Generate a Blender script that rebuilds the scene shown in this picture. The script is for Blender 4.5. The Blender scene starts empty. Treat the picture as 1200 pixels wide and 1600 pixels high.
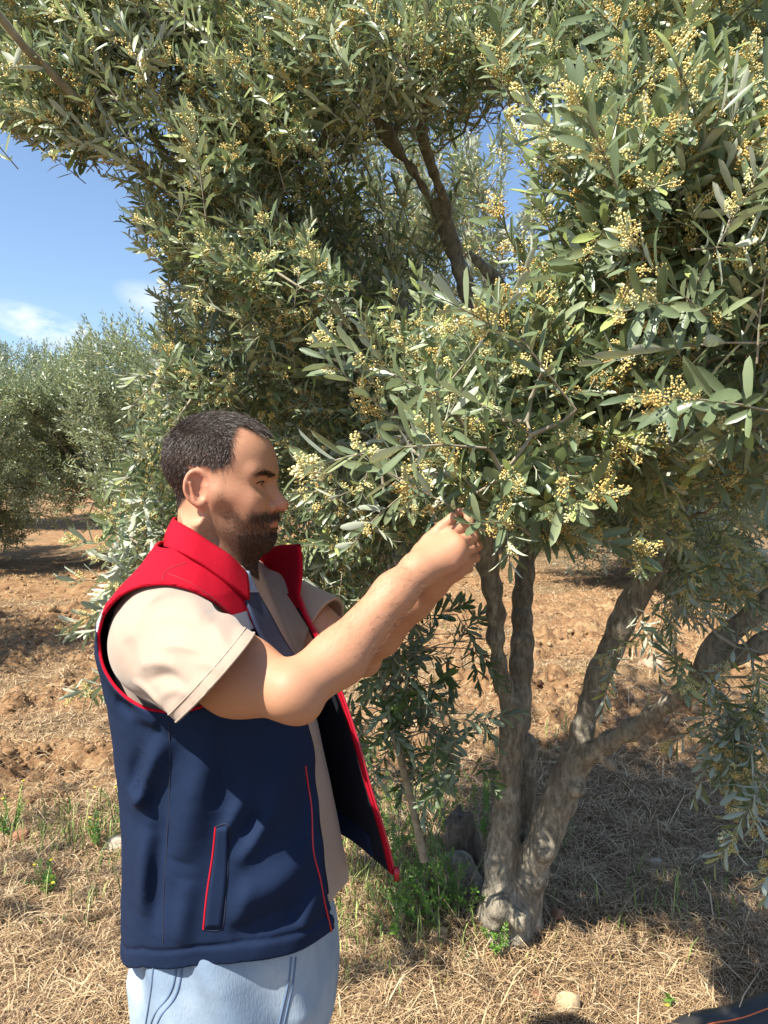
import bpy, math, os
import numpy as np
from mathutils import Vector, Matrix

SKIP = set()
rng = np.random.default_rng(7)
R = math.radians
C = bpy.context.scene.collection
scene = bpy.context.scene

# ------------------------------------------------------------------ camera, sky, sun, exposure
F, PITCH, CAMZ = 1164.0, R(2.95), 1.6
cam_d = bpy.data.cameras.new('camera')
cam = bpy.data.objects.new('camera', cam_d)
C.objects.link(cam)
cam.location = (0, 0, CAMZ)
cam.rotation_euler = (R(90) - PITCH, 0, 0)
cam_d.sensor_fit = 'VERTICAL'
cam_d.sensor_height = 36.0
cam_d.lens = 36.0 * F / 1600.0
cam_d.clip_start = 0.05
cam_d.clip_end = 3000
scene.camera = cam

SUN = np.array([-0.58, -0.46, 1.0]); SUN = SUN / np.linalg.norm(SUN)
sun_el = math.asin(SUN[2]); sun_az = math.atan2(SUN[0], SUN[1])
world = bpy.data.worlds.new('World'); scene.world = world
world.use_nodes = True
wn, wl = world.node_tree.nodes, world.node_tree.links
wn.clear()
wo = wn.new('ShaderNodeOutputWorld'); wb = wn.new('ShaderNodeBackground')
sky = wn.new('ShaderNodeTexSky'); sky.sky_type = 'NISHITA'; sky.sun_disc = False
sky.sun_elevation = sun_el; sky.sun_rotation = sun_az
sky.air_density = 1.0; sky.dust_density = 0.7; sky.ozone_density = 3.0
wb.inputs['Strength'].default_value = 0.10
# small white clouds low over the trees: noise wisps inside soft windows of sky direction
tc = wn.new('ShaderNodeTexCoord')
def wmath(op, a, b=None, c=None):
    n = wn.new('ShaderNodeMath'); n.operation = op
    for i, v in enumerate((a, b, c)):
        if v is None: continue
        if isinstance(v, (int, float)): n.inputs[i].default_value = v
        else: wl.new(v, n.inputs[i])
    return n.outputs[0]
wmap = wn.new('ShaderNodeMapping'); wmap.inputs['Scale'].default_value = (9, 9, 22)
wl.new(tc.outputs['Generated'], wmap.inputs['Vector'])
wno = wn.new('ShaderNodeTexNoise'); wno.inputs['Scale'].default_value = 1.3; wno.inputs['Detail'].default_value = 7; wno.inputs['Roughness'].default_value = 0.6
wl.new(wmap.outputs[0], wno.inputs['Vector'])
sepw = wn.new('ShaderNodeSeparateXYZ'); wl.new(tc.outputs['Generated'], sepw.inputs[0])
def cloud_window(px, py, rx, ry):
    d = np.array([(px - 600) / F, 1, (740 - py) / F]); d /= np.linalg.norm(d)
    u = wmath('DIVIDE', wmath('SUBTRACT', sepw.outputs[0], float(d[0])), rx / F)
    v0 = wmath('SUBTRACT', sepw.outputs[2], float(d[2]))
    v = wmath('DIVIDE', wmath('ADD', v0, wmath('MULTIPLY', wmath('SUBTRACT', sepw.outputs[0], float(d[0])), 0.28)), ry / F)
    r2 = wmath('ADD', wmath('MULTIPLY', u, u), wmath('MULTIPLY', v, v))
    front = wmath('GREATER_THAN', sepw.outputs[1], 0.0)
    return wmath('MULTIPLY', wmath('MAXIMUM', wmath('SUBTRACT', 1.0, r2), 0.0), front)
cw = wmath('MAXIMUM', cloud_window(78, 515, 75, 28), wmath('MULTIPLY', cloud_window(285, 490, 90, 34), 0.5))
cm = wmath('MULTIPLY', cw, wmath('MAXIMUM', wmath('SUBTRACT', wno.outputs[0], 0.34), 0.0))
cm = wmath('MINIMUM', wmath('MULTIPLY', cm, 5.0), 0.8)
wmix = wn.new('ShaderNodeMixRGB'); wl.new(cm, wmix.inputs[0]); wl.new(sky.outputs[0], wmix.inputs[1])
wmix.inputs[2].default_value = (5.4, 5.7, 6.2, 1)
wl.new(wmix.outputs[0], wb.inputs['Color']); wl.new(wb.outputs[0], wo.inputs['Surface'])

sd = bpy.data.lights.new('sun', 'SUN'); sd.energy = 5.0; sd.angle = R(0.55); sd.color = (1.0, 0.945, 0.84)
so = bpy.data.objects.new('sun', sd); C.objects.link(so)
so.rotation_euler = Vector(SUN).to_track_quat('Z', 'Y').to_euler()
so.location = (-4, -4, 9)
scene.view_settings.view_transform = 'Standard'
scene.view_settings.look = 'None'
scene.view_settings.exposure = 1.12
scene.view_settings.gamma = 1.0
scene.view_settings.use_curve_mapping = False
scene.cycles.max_bounces = 8; scene.cycles.diffuse_bounces = 4; scene.cycles.transparent_max_bounces = 8
scene.cycles.sample_clamp_indirect = 6.0
scene.cycles.use_denoising = True

# ------------------------------------------------------------------ helpers
FW = np.array([0, math.cos(PITCH), -math.sin(PITCH)])
UP = np.array([0, math.sin(PITCH), math.cos(PITCH)])
RT = np.array([1.0, 0, 0]); CP = np.array([0, 0, CAMZ])
def P(px, py, D): return CP + FW * D + RT * ((px - 600) / F * D) + UP * ((800 - py) / F * D)
def PA(rows): return np.array([P(*r) for r in rows])
def proj(p):
    q = np.asarray(p) - CP; D = q @ FW; Ds = np.where(np.abs(D) < 1e-6, 1e-6, D)
    return 600 + (q @ RT) / Ds * F, 800 - (q @ UP) / Ds * F, D
def rotz(a): c, s = math.cos(a), math.sin(a); return np.array([[c, -s, 0], [s, c, 0], [0, 0, 1.0]])
def norm(v): return v / np.maximum(np.linalg.norm(v, axis=-1, keepdims=True), 1e-12)

def mesh_obj(name, verts, faces, mat=None, parent=None, smooth=True, attrs=None, mats=None, midx=None):
    """faces: (n,k) int array, or list of such arrays"""
    me = bpy.data.meshes.new(name)
    fl = faces if isinstance(faces, list) else [faces]
    fl = [f for f in fl if len(f)]
    nv = len(verts); nl = sum(f.size for f in fl); nf = sum(len(f) for f in fl)
    me.vertices.add(nv); me.loops.add(nl); me.polygons.add(nf)
    me.vertices.foreach_set('co', np.ascontiguousarray(verts, dtype=np.float32).ravel())
    me.loops.foreach_set('vertex_index', np.concatenate([f.ravel() for f in fl]).astype(np.int32))
    tot = np.concatenate([np.full(len(f), f.shape[1]) for f in fl])
    st = np.concatenate([[0], np.cumsum(tot)[:-1]])
    me.polygons.foreach_set('loop_start', st.astype(np.int32))
    me.polygons.foreach_set('loop_total', tot.astype(np.int32))
    if midx is not None: me.polygons.foreach_set('material_index', np.asarray(midx, dtype=np.int32))
    me.update(calc_edges=True)
    me.polygons.foreach_set('use_smooth', np.full(nf, smooth))
    for k, v in (attrs or {}).items():
        a = me.attributes.new(k, 'FLOAT', 'POINT'); a.data.foreach_set('value', np.ascontiguousarray(v, dtype=np.float32))
    for m in (mats or ([mat] if mat else [])): me.materials.append(m)
    o = bpy.data.objects.new(name, me); C.objects.link(o)
    if parent is not None: o.parent = parent
    return o
def tag(o, label=None, cat=None, group=None, kind=None):
    if label: o['label'] = label
    if cat: o['category'] = cat
    if group: o['group'] = group
    if kind: o['kind'] = kind
    return o
def empty(name, label, cat, group=None, loc=(0, 0, 0)):
    o = bpy.data.objects.new(name, None); C.objects.link(o); o.location = loc
    return tag(o, label, cat, group)

def _hash(ix, iy, iz, seed):
    h = (ix.astype(np.int64) * 374761393 + iy.astype(np.int64) * 668265263 + iz.astype(np.int64) * 1274126177 + seed * 974634777) & 0xffffffff
    h = ((h ^ (h >> 13)) * 1274126177) & 0xffffffff
    h = h ^ (h >> 16)
    return (h & 0xffffff) / float(0xffffff)
def vnoise(p, scale=1.0, seed=0):
    """value noise in -1..1"""
    q = np.asarray(p, dtype=np.float64) * scale
    i = np.floor(q).astype(np.int64); f = q - i; f = f * f * (3 - 2 * f)
    out = 0
    for dx in (0, 1):
        wx = f[..., 0] if dx else 1 - f[..., 0]
        for dy in (0, 1):
            wy = f[..., 1] if dy else 1 - f[..., 1]
            for dz in (0, 1):
                wz = f[..., 2] if dz else 1 - f[..., 2]
                out = out + wx * wy * wz * _hash(i[..., 0] + dx, i[..., 1] + dy, i[..., 2] + dz, seed)
    return out * 2 - 1
def fbm(p, scale, octv=4, seed=0, gain=0.5):
    o = 0; a = 1; t = 0
    for k in range(octv):
        o = o + a * vnoise(p, scale * 2.03 ** k, seed + k * 17); t += a; a *= gain
    return o / t

def catmull(pts, n):
    pts = np.asarray(pts, dtype=float); m = len(pts)
    if m == 2: 
        t = np.linspace(0, 1, n)[:, None]; return pts[0] * (1 - t) + pts[1] * t
    e = np.vstack([2 * pts[0] - pts[1], pts, 2 * pts[-1] - pts[-2]])
    u = np.linspace(0, m - 1 - 1e-9, n); i = u.astype(int); t = (u - i)[:, None]
    p0, p1, p2, p3 = e[i], e[i + 1], e[i + 2], e[i + 3]
    return 0.5 * (2 * p1 + (p2 - p0) * t + (2 * p0 - 5 * p1 + 4 * p2 - p3) * t * t + (3 * p1 - p0 - 3 * p2 + p3) * t ** 3)
def tube(path, rad, sides=8, closed=False, flat=None):
    """returns verts, quads of a tube along path; radii per point"""
    path = np.asarray(path, float); n = len(path)
    rad = np.broadcast_to(rad, (n,)).astype(float)
    if closed: tg = norm(np.roll(path, -1, 0) - np.roll(path, 1, 0))
    else: tg = norm(np.gradient(path, axis=0))
    ref = np.array([0.0, 0, 1]) if abs(tg[0][2]) < 0.9 else np.array([1.0, 0, 0])
    N = np.zeros((n, 3)); u = norm(np.cross(tg[0], ref))
    for i in range(n):
        u = u - tg[i] * (u @ tg[i]); u = u / (np.linalg.norm(u) + 1e-12); N[i] = u
    B = np.cross(tg, N)
    a = np.arange(sides) * 2 * np.pi / sides
    ring = path[:, None] + rad[:, None, None] * (np.cos(a)[None, :, None] * N[:, None] + np.sin(a)[None, :, None] * B[:, None])
    v = ring.reshape(-1, 3)
    i = np.arange(n if closed else n - 1)[:, None] * sides; j = np.arange(sides)[None]
    k = (j + 1) % sides; i2 = ((i // sides + 1) % n) * sides
    q = np.stack([i + j, i + k, i2 + k, i2 + j], -1).reshape(-1, 4)
    return v, q
def merge(parts):
    vs, fs, o = [], [], 0
    for v, f in parts:
        vs.append(v); fs.append(f + o); o += len(v)
    return np.vstack(vs), np.vstack(fs)
def sheet(grid, thick):
    """grid (n,m,3) -> closed thin solid; returns verts, quads"""
    n, m = grid.shape[:2]
    du = np.gradient(grid, axis=0); dv = np.gradient(grid, axis=1); nr = norm(np.cross(du, dv))
    a = grid + nr * thick / 2; b = grid - nr * thick / 2
    v = np.vstack([a.reshape(-1, 3), b.reshape(-1, 3)]); s = n * m
    i = np.arange(n - 1)[:, None] * m; j = np.arange(m - 1)[None]
    q = np.stack([i + j, i + m + j, i + m + j + 1, i + j + 1], -1).reshape(-1, 4)
    q2 = q[:, ::-1] + s
    def strip(idx):
        x, y = idx[:-1], idx[1:]
        return np.stack([x, y, y + s, x + s], -1)
    e = [strip(np.arange(m)), strip(np.arange(m)[::-1] + (n - 1) * m), strip(np.arange(n)[::-1] * m), strip(np.arange(n) * m + m - 1)]
    return v, np.vstack([q, q2] + e)

# ---- implicit surfaces, meshed by surface nets
def sd_sphere(p, c, r): return np.linalg.norm(p - c, axis=-1) - r
def sd_ell(p, c, r, M=None):
    q = p - c
    if M is not None: q = q @ M
    r = np.asarray(r); k0 = np.linalg.norm(q / r, axis=-1); k1 = np.linalg.norm(q / (r * r), axis=-1)
    return k0 * (k0 - 1) / np.maximum(k1, 1e-9)
def sd_cone(p, a, b, ra, rb):
    a = np.asarray(a); b = np.asarray(b); pa = p - a; ba = b - a
    h = np.clip((pa @ ba) / (ba @ ba), 0, 1)
    return np.linalg.norm(pa - h[..., None] * ba, axis=-1) - (ra + (rb - ra) * h)
def smin(a, b, k):
    h = np.maximum(k - np.abs(a - b), 0) / k
    return np.minimum(a, b) - h * h * k * 0.25
def smax(a, b, k): return -smin(-a, -b, k)
def chain(p, pts, radii, k=0.01):
    d = None
    for i in range(len(pts) - 1):
        e = sd_cone(p, pts[i], pts[i + 1], radii[i], radii[i + 1])
        d = e if d is None else smin(d, e, k)
    return d
def surface_nets(fn, lo, hi, h, margin=0.02, B=8):
    lo = np.asarray(lo, float); hi = np.asarray(hi, float)
    nb = np.ceil((hi - lo) / (h * B)).astype(int) + 1; n = nb * B
    g = np.stack(np.meshgrid(*[np.arange(k) for k in nb], indexing='ij'), -1).reshape(-1, 3)
    dc = fn(lo + (g + 0.5) * h * B - h * 0.5)
    act = np.abs(dc) < (h * B * 0.87 + margin)
    V = np.repeat(np.repeat(np.repeat(np.where(dc < 0, -1.0, 1.0).reshape(nb).astype(np.float32), B, 0), B, 1), B, 2)
    loc = np.stack(np.meshgrid(*[np.arange(B)] * 3, indexing='ij'), -1).reshape(-1, 3)
    ga = g[act] * B
    for s in range(0, len(ga), 600):
        idx = (ga[s:s + 600][:, None] + loc[None]).reshape(-1, 3)
        V[idx[:, 0], idx[:, 1], idx[:, 2]] = fn(lo + idx * h)
    ins = V < 0
    cs = [(i, j, k) for i in (0, 1) for j in (0, 1) for k in (0, 1)]
    sl = lambda c: tuple(slice(c[a], n[a] - 1 + c[a]) for a in range(3))
    cnt = sum(ins[sl(c)].astype(np.int8) for c in cs)
    cell = np.argwhere((cnt > 0) & (cnt < 8))
    vid = np.full(tuple(n - 1), -1, np.int32); vid[cell[:, 0], cell[:, 1], cell[:, 2]] = np.arange(len(cell))
    acc = np.zeros((len(cell), 3)); num = np.zeros(len(cell))
    for a in cs:
        for ax in range(3):
            if a[ax]: continue
            b = list(a); b[ax] = 1
            va = V[cell[:, 0] + a[0], cell[:, 1] + a[1], cell[:, 2] + a[2]]
            vb = V[cell[:, 0] + b[0], cell[:, 1] + b[1], cell[:, 2] + b[2]]
            m = (va < 0) != (vb < 0)
            t = np.where(m, va / np.where(m, va - vb, 1), 0)
            pos = np.array(a, float)[None] + np.zeros((len(cell), 3)); pos[:, ax] += t
            acc += pos * m[:, None]; num += m
    verts = lo + (cell + acc / num[:, None]) * h
    quads = []
    for ax in range(3):
        o1, o2 = (ax + 1) % 3, (ax + 2) % 3
        A = [slice(1, n[k] - 1) for k in range(3)]; Bs = list(A); A[ax] = slice(0, n[ax] - 1); Bs[ax] = slice(1, n[ax])
        ia, ib = ins[tuple(A)], ins[tuple(Bs)]
        e = np.argwhere(ia != ib); off = np.ones(3, int); off[ax] = 0; ijk = e + off
        fl = ia[e[:, 0], e[:, 1], e[:, 2]]
        def c(d1, d2):
            q = ijk.copy(); q[:, o1] -= d1; q[:, o2] -= d2
            return vid[q[:, 0], q[:, 1], q[:, 2]]
        q = np.stack([c(1, 1), c(0, 1), c(0, 0), c(1, 0)], -1)
        q[~fl] = q[~fl][:, ::-1]
        quads.append(q[(q >= 0).all(1)])
    return verts, np.vstack(quads)
def relax(v, q, it=1, lam=0.5):
    for _ in range(it):
        s = np.zeros_like(v); c = np.zeros(len(v))
        for a in range(4):
            i, j = q[:, a], q[:, (a + 1) % 4]
            for k in range(3):
                s[:, k] += np.bincount(i, v[j, k], len(v)) + np.bincount(j, v[i, k], len(v))
            c += np.bincount(i, minlength=len(v)) + np.bincount(j, minlength=len(v))
        v = v + lam * (s / np.maximum(c, 1)[:, None] - v)
    return v
def raymarch(fn, px, py, t0=0.6, t1=2.0):
    d = norm(P(px, py, 1.0) - CP); t = t0
    for _ in range(400):
        s = float(fn((CP + d * t)[None])[0])
        if s < 0.0002: break
        t += max(s * 0.5, 0.0005)
        if t > t1: break
    return CP + d * t

# ------------------------------------------------------------------ materials
class NT:
    def __init__(s, name):
        s.m = bpy.data.materials.new(name); s.m.use_nodes = True
        s.n, s.l = s.m.node_tree.nodes, s.m.node_tree.links; s.n.clear()
        s.out = s.n.new('ShaderNodeOutputMaterial'); s.b = s.n.new('ShaderNodeBsdfPrincipled')
        s.l.new(s.b.outputs[0], s.out.inputs[0])
    def put(s, node, key, v):
        if v is None: return
        i = node.inputs[key]
        if isinstance(v, bpy.types.NodeSocket): s.l.new(v, i)
        elif isinstance(v, (tuple, list)) and i.type == 'RGBA' and len(v) == 3: i.default_value = (*v, 1)
        else: i.default_value = v
    def node(s, typ, ins=None, **kw):
        n = s.n.new(typ)
        for k, v in kw.items(): setattr(n, k, v)
        for k, v in (ins or {}).items(): s.put(n, k, v)
        return n
    def set(s, **kw):
        for k, v in kw.items(): s.put(s.b, k.replace('_', ' '), v)
        return s
    def coords(s, scale=(1, 1, 1)):
        t = s.node('ShaderNodeTexCoord')
        return s.node('ShaderNodeMapping', {'Vector': t.outputs['Object'], 'Scale': scale}).outputs[0]
    def noise(s, scale, detail=4, rough=0.55, vec=None, dist=0.0):
        return s.node('ShaderNodeTexNoise', {'Vector': vec if vec is not None else s.coords(), 'Scale': scale, 'Detail': detail, 'Roughness': rough, 'Distortion': dist}).outputs[0]
    def ramp(s, fac, stops):
        n = s.node('ShaderNodeValToRGB', {'Fac': fac}); e = n.color_ramp.elements
        while len(e) < len(stops): e.new(0.5)
        for k, (p, c) in zip(e, stops): k.position = p; k.color = (*c, 1) if len(c) == 3 else c
        return n.outputs[0]
    def mix(s, fac, a, b, blend='MIX'):
        n = s.node('ShaderNodeMixRGB', {0: fac, 1: a, 2: b}, blend_type=blend); return n.outputs[0]
    def math(s, op, a, b=None):
        n = s.node('ShaderNodeMath', {0: a}, operation=op)
        if b is not None: s.put(n, 1, b)
        return n.outputs[0]
    def attr(s, name): return s.node('ShaderNodeAttribute', attribute_name=name).outputs['Fac']
    def bump(s, h, strength=0.3, dist=0.01, nrm=None):
        n = s.node('ShaderNodeBump', {'Height': h, 'Strength': strength, 'Distance': dist})
        if nrm is not None: s.l.new(nrm, n.inputs['Normal'])
        s.l.new(n.outputs[0], s.b.inputs['Normal']); return n.outputs[0]

def leaf_material(name, dark, mid, pale, under, trans=0.24):
    t = NT(name); r = t.attr('rnd')
    top = t.ramp(r, [(0.0, dark), (0.55, mid), (0.9, pale), (1.0, (pale[0] * 1.25, pale[1] * 1.3, pale[2] * 0.7))])
    geo = t.node('ShaderNodeNewGeometry')
    nz = t.noise(60, 2)
    top = t.mix(t.math('MULTIPLY', nz, 0.5), top, tuple(c * 1.5 for c in mid))
    col = t.mix(geo.outputs['Backfacing'], top, under)
    t.set(Base_Color=col, Roughness=t.math('ADD', t.math('MULTIPLY', geo.outputs['Backfacing'], 0.3), 0.34)); t.b.inputs['Specular IOR Level'].default_value = 0.5
    tr = t.node('ShaderNodeBsdfTranslucent', {'Color': t.mix(0.5, top, (0.22, 0.33, 0.10))})
    mx = t.node('ShaderNodeMixShader', {0: trans, 1: t.b.outputs[0], 2: tr.outputs[0]})
    t.l.new(mx.outputs[0], t.out.inputs[0])
    return t.m
M_leaf = leaf_material('olive_leaf', (0.066, 0.098, 0.050), (0.148, 0.190, 0.100), (0.35, 0.39, 0.22), (0.50, 0.53, 0.41))
M_leaf_far = leaf_material('olive_leaf_far', (0.085, 0.11, 0.055), (0.165, 0.20, 0.105), (0.29, 0.32, 0.18), (0.40, 0.43, 0.31))
M_leaf_green = leaf_material('fresh_sucker_leaf', (0.06, 0.12, 0.03), (0.12, 0.24, 0.04), (0.2, 0.38, 0.05), (0.2, 0.3, 0.1), 0.3)
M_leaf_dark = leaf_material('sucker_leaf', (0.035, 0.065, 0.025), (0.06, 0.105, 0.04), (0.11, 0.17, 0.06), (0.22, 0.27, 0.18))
t = NT('olive_bud'); r = t.attr('rnd')
t.set(Base_Color=t.ramp(r, [(0, (0.50, 0.30, 0.07)), (0.35, (0.66, 0.50, 0.17)), (0.75, (0.74, 0.66, 0.30)), (1, (0.80, 0.78, 0.50))]), Roughness=0.6); M_bud = t.m
t = NT('olive_bark'); a = t.noise(14, 6, 0.65); b = t.noise(60, 5, 0.7, vec=t.coords((1, 1, 0.35)))
col = t.ramp(a, [(0.28, (0.17, 0.14, 0.10)), (0.5, (0.31, 0.27, 0.20)), (0.68, (0.46, 0.41, 0.32))])
col = t.mix(t.ramp(b, [(.38, (0, 0, 0)), (.62, (1, 1, 1))]), col, (0.13, 0.11, 0.08))
li = t.ramp(t.noise(6, 5, 0.7), [(0.55, (0, 0, 0)), (0.64, (1, 1, 1))])
col = t.mix(t.math('MULTIPLY', li, 0.35), col, (0.36, 0.34, 0.27))
t.set(Base_Color=col, Roughness=0.9); n1 = t.bump(b, 0.55, 0.010); t.bump(a, 0.6, 0.03, n1); M_bark = t.m
t = NT('twig'); t.set(Base_Color=t.ramp(t.noise(30, 3), [(0.3, (0.16, 0.13, 0.085)), (0.7, (0.34, 0.30, 0.22))]), Roughness=0.8); M_twig = t.m

# ------------------------------------------------------------------ ground
def axis(dense0, dense1, step, lo, hi, grow=1.12):
    a = list(np.arange(dense0, dense1, step)); s = step; x = a[0]
    left = []
    while x > lo: s *= grow; x -= s; left.append(x)
    s = step; x = a[-1]; right = []
    while x < hi: s *= grow; x += s; right.append(x)
    return np.array(left[::-1] + a + right)
def base_h(x, y):
    r = np.clip(y - 4, 0, 60)
    return 0.035 * r * r / (r + 3) - 0.02 * np.clip(y - 40, 0, 30)
def soil_mask(x, y):
    """1 = bare tilled red soil, 0 = straw covered"""
    p = np.stack([x, y, 0 * x], -1)
    band = np.clip((y - 3.5 - 0.35 * np.sin(x * 1.3)) / 0.6, 0, 1) * np.clip((14 - y) / 6, 0.35, 1)
    left = np.clip((-x - 0.5) / 0.6, 0, 1) * np.clip((y - 2.95) / 0.5, 0, 1)
    return np.clip(np.maximum(band, left) * (0.72 + 1.0 * fbm(p, 1.5, 3, 5)), 0, 1)
def ground_h(x, y):
    p = np.stack([x, y, 0 * x], -1)
    near = np.clip((16 - y) / 10, 0.0, 1)
    s = soil_mask(x, y)
    h = base_h(x, y) + 0.045 * fbm(p, 0.8, 3, 3)
    clod = np.maximum(fbm(p, 4.0, 3, 11), 0) ** 1.0 * 0.24 + np.abs(fbm(p, 14, 3, 21)) * 0.10 + 0.022 * fbm(p, 34, 2, 44)
    h = h + near * (s * clod + (1 - s) * 0.045 * fbm(p, 8, 4, 31))
    h = h + 0.08 * np.exp(-((x - 0.36) ** 2 + (y - 2.62) ** 2) / 0.18)
    return h
def base_ground(x, y): return ground_h(np.atleast_1d(np.float64(x)), np.atleast_1d(np.float64(y)))

gx = axis(-3.6, 3.6, 0.018, -400, 400, 1.06); gy = axis(1.3, 6.6, 0.018, -60, 900, 1.06)
X, Y = np.meshgrid(gx, gy, indexing='ij')
Z = ground_h(X, Y)
V = np.stack([X, Y, Z], -1).reshape(-1, 3)
n, m = X.shape
i = np.arange(n - 1)[:, None] * m; j = np.arange(m - 1)[None]
Q = np.stack([i + j, i + m + j, i + m + j + 1, i + j + 1], -1).reshape(-1, 4)
t = NT('soil_and_straw'); s = t.attr('soil')
sn = t.noise(9, 6, 0.65); sf = t.noise(55, 5, 0.7)
soil = t.ramp(sn, [(0.3, (0.12, 0.056, 0.026)), (0.52, (0.27, 0.145, 0.070)), (0.72, (0.43, 0.30, 0.155))])
soil = t.mix(t.math('MULTIPLY', sf, 0.4), soil, (0.40, 0.27, 0.14))
st = t.noise(70, 6, 0.75, dist=1.5); 
straw = t.ramp(st, [(0.3, (0.07, 0.042, 0.022)), (0.5, (0.20, 0.135, 0.072)), (0.7, (0.36, 0.26, 0.15))])
f = t.ramp(t.math('ADD', s, t.math('MULTIPLY', t.math('SUBTRACT', t.noise(22, 5, 0.7), 0.5), 1.4)), [(0.25, (0, 0, 0)), (0.6, (1, 1, 1))])
t.set(Base_Color=t.mix(f, straw, soil), Roughness=0.95); t.b.inputs['Specular IOR Level'].default_value = 0.15
n1 = t.bump(sf, 0.8, 0.02); t.bump(st, 0.6, 0.01, n1)
ground = mesh_obj('ground', V, Q, t.m, attrs={'soil': soil_mask(X, Y).ravel()})
tag(ground, kind='structure')

# loose crumbs and clods of red earth
def clods(N, seed):
    r = np.random.default_rng(seed); T = []
    a = np.linspace(0, np.pi, 6)[1:-1]; ph = np.arange(7) * 2 * np.pi / 7
    vs = [(0, 0, 1.0)]
    for k_, t_ in enumerate(a): vs += [(math.sin(t_) * math.cos(p_ + .4 * k_), math.sin(t_) * math.sin(p_ + .4 * k_), math.cos(t_)) for p_ in ph]
    vs.append((0, 0, -1.0)); vs = np.array(vs); f = []
    for j_ in range(7): f.append((0, 1 + j_, 1 + (j_ + 1) % 7)); f.append((29, 22 + (j_ + 1) % 7, 22 + j_))
    for k_ in range(3):
        for j_ in range(7):
            p0, p1 = 1 + 7 * k_ + j_, 1 + 7 * k_ + (j_ + 1) % 7; f += [(p0, p0 + 7, p1 + 7), (p0, p1 + 7, p1)]
    f = np.array(f)
    y = 2.6 * (11 / 2.6) ** r.random(N * 4); x = (r.random(N * 4) * 2 - 1) * (.2 + .6 * y)
    k_ = r.random(N * 4) < soil_mask(x, y) ** 1.2 * (0.35 + 0.65 * (fbm(np.stack([x, y, 0 * x], -1), 2.5, 2, 55) > 0)); x, y = x[k_][:N], y[k_][:N]; N = len(x)
    s_ = 0.006 + 0.028 * r.random(N) ** 4 + .0015 * y; z = ground_h(x, y) + s_ * .15
    v = vs[None] * (1 + .5 * (r.random((N, 30)) - .5))[..., None] * s_[:, None, None] * (0.7 + .6 * r.random((N, 1, 3))) * np.array([1, 1, .75])
    v = v + np.stack([x, y, z], -1)[:, None]
    return v.reshape(-1, 3), (f[None] + (np.arange(N) * 30)[:, None, None]).reshape(-1, 3), np.repeat(r.random(N), 30)
v, q, rr_ = clods(2200, 4)
t = NT('loose_earth'); sn = t.noise(60, 4, .7)
t.set(Base_Color=t.mix(t.math('MULTIPLY', sn, .5), t.ramp(t.attr('rnd'), [(0, (.12, .060, .030)), (.5, (.24, .135, .068)), (1, (.38, .26, .14))]), (.38, .25, .13)), Roughness=.95); t.b.inputs['Specular IOR Level'].default_value = .1
o = mesh_obj('soil_crumbs', v, q, t.m, smooth=True, attrs={'rnd': rr_}); tag(o, 'crumbs and small clods of red tilled earth scattered over the soil', 'soil', kind='stuff')

# dry straw lying on the ground, and green blades: nobody could count them
def blades(N, xs, ys, L, w, up, green=False, seed=0, dens=None):
    r = np.random.default_rng(seed)
    # more blades near the camera: sample y with 1/y weight
    y = ys[0] * (ys[1] / ys[0]) ** r.random(N); x = (r.random(N) * 2 - 1) * (xs[0] + xs[1] * y)
    if dens is not None:
        k = r.random(N) < dens(x, y); x, y = x[k], y[k]; N = len(x)
    z = ground_h(x, y)
    th = r.random(N) * 6.283
    d = np.stack([np.cos(th), np.sin(th), 0 * th], -1); sd = np.stack([-np.sin(th), np.cos(th), 0 * th], -1)
    ll = L[0] + (L[1] - L[0]) * r.random(N) ** 2; ww = w * (0.6 + 0.8 * r.random(N)) * (0.6 + 0.22 * y)
    rise = ll * (up[0] + (up[1] - up[0]) * r.random(N) ** 1.6)
    base = np.stack([x, y, z + 0.003 + 0.012 * r.random(N)], -1)
    curl = (r.random(N) - 0.5)[:, None] * ll[:, None] * 0.5
    a = base; b = base + d * ll[:, None] * 0.5 + sd * curl * 0.5; c = base + d * ll[:, None] + sd * curl * 1.2
    b[:, 2] += rise * 0.8 + 0.006; c[:, 2] += rise * (0.75 if not green else 1.25)
    o = sd * ww[:, None] * 0.5; o[:, 2] += ww * 0.3 * (r.random(N) - 0.5)
    if green: b[:, :2] = base[:, :2] + (b - base)[:, :2] * 0.5; c[:, :2] = base[:, :2] + (c - base)[:, :2] * 0.6
    v = np.stack([a - o, a + o, b - o, b + o, c - o * .3, c + o * .3], 1).reshape(-1, 3)
    k = np.arange(N)[:, None] * 6
    q = np.vstack([k + np.array([[0, 1, 3, 2]]), k + np.array([[2, 3, 5, 4]])])
    return v, q, np.repeat(r.random(N), 6)
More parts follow.
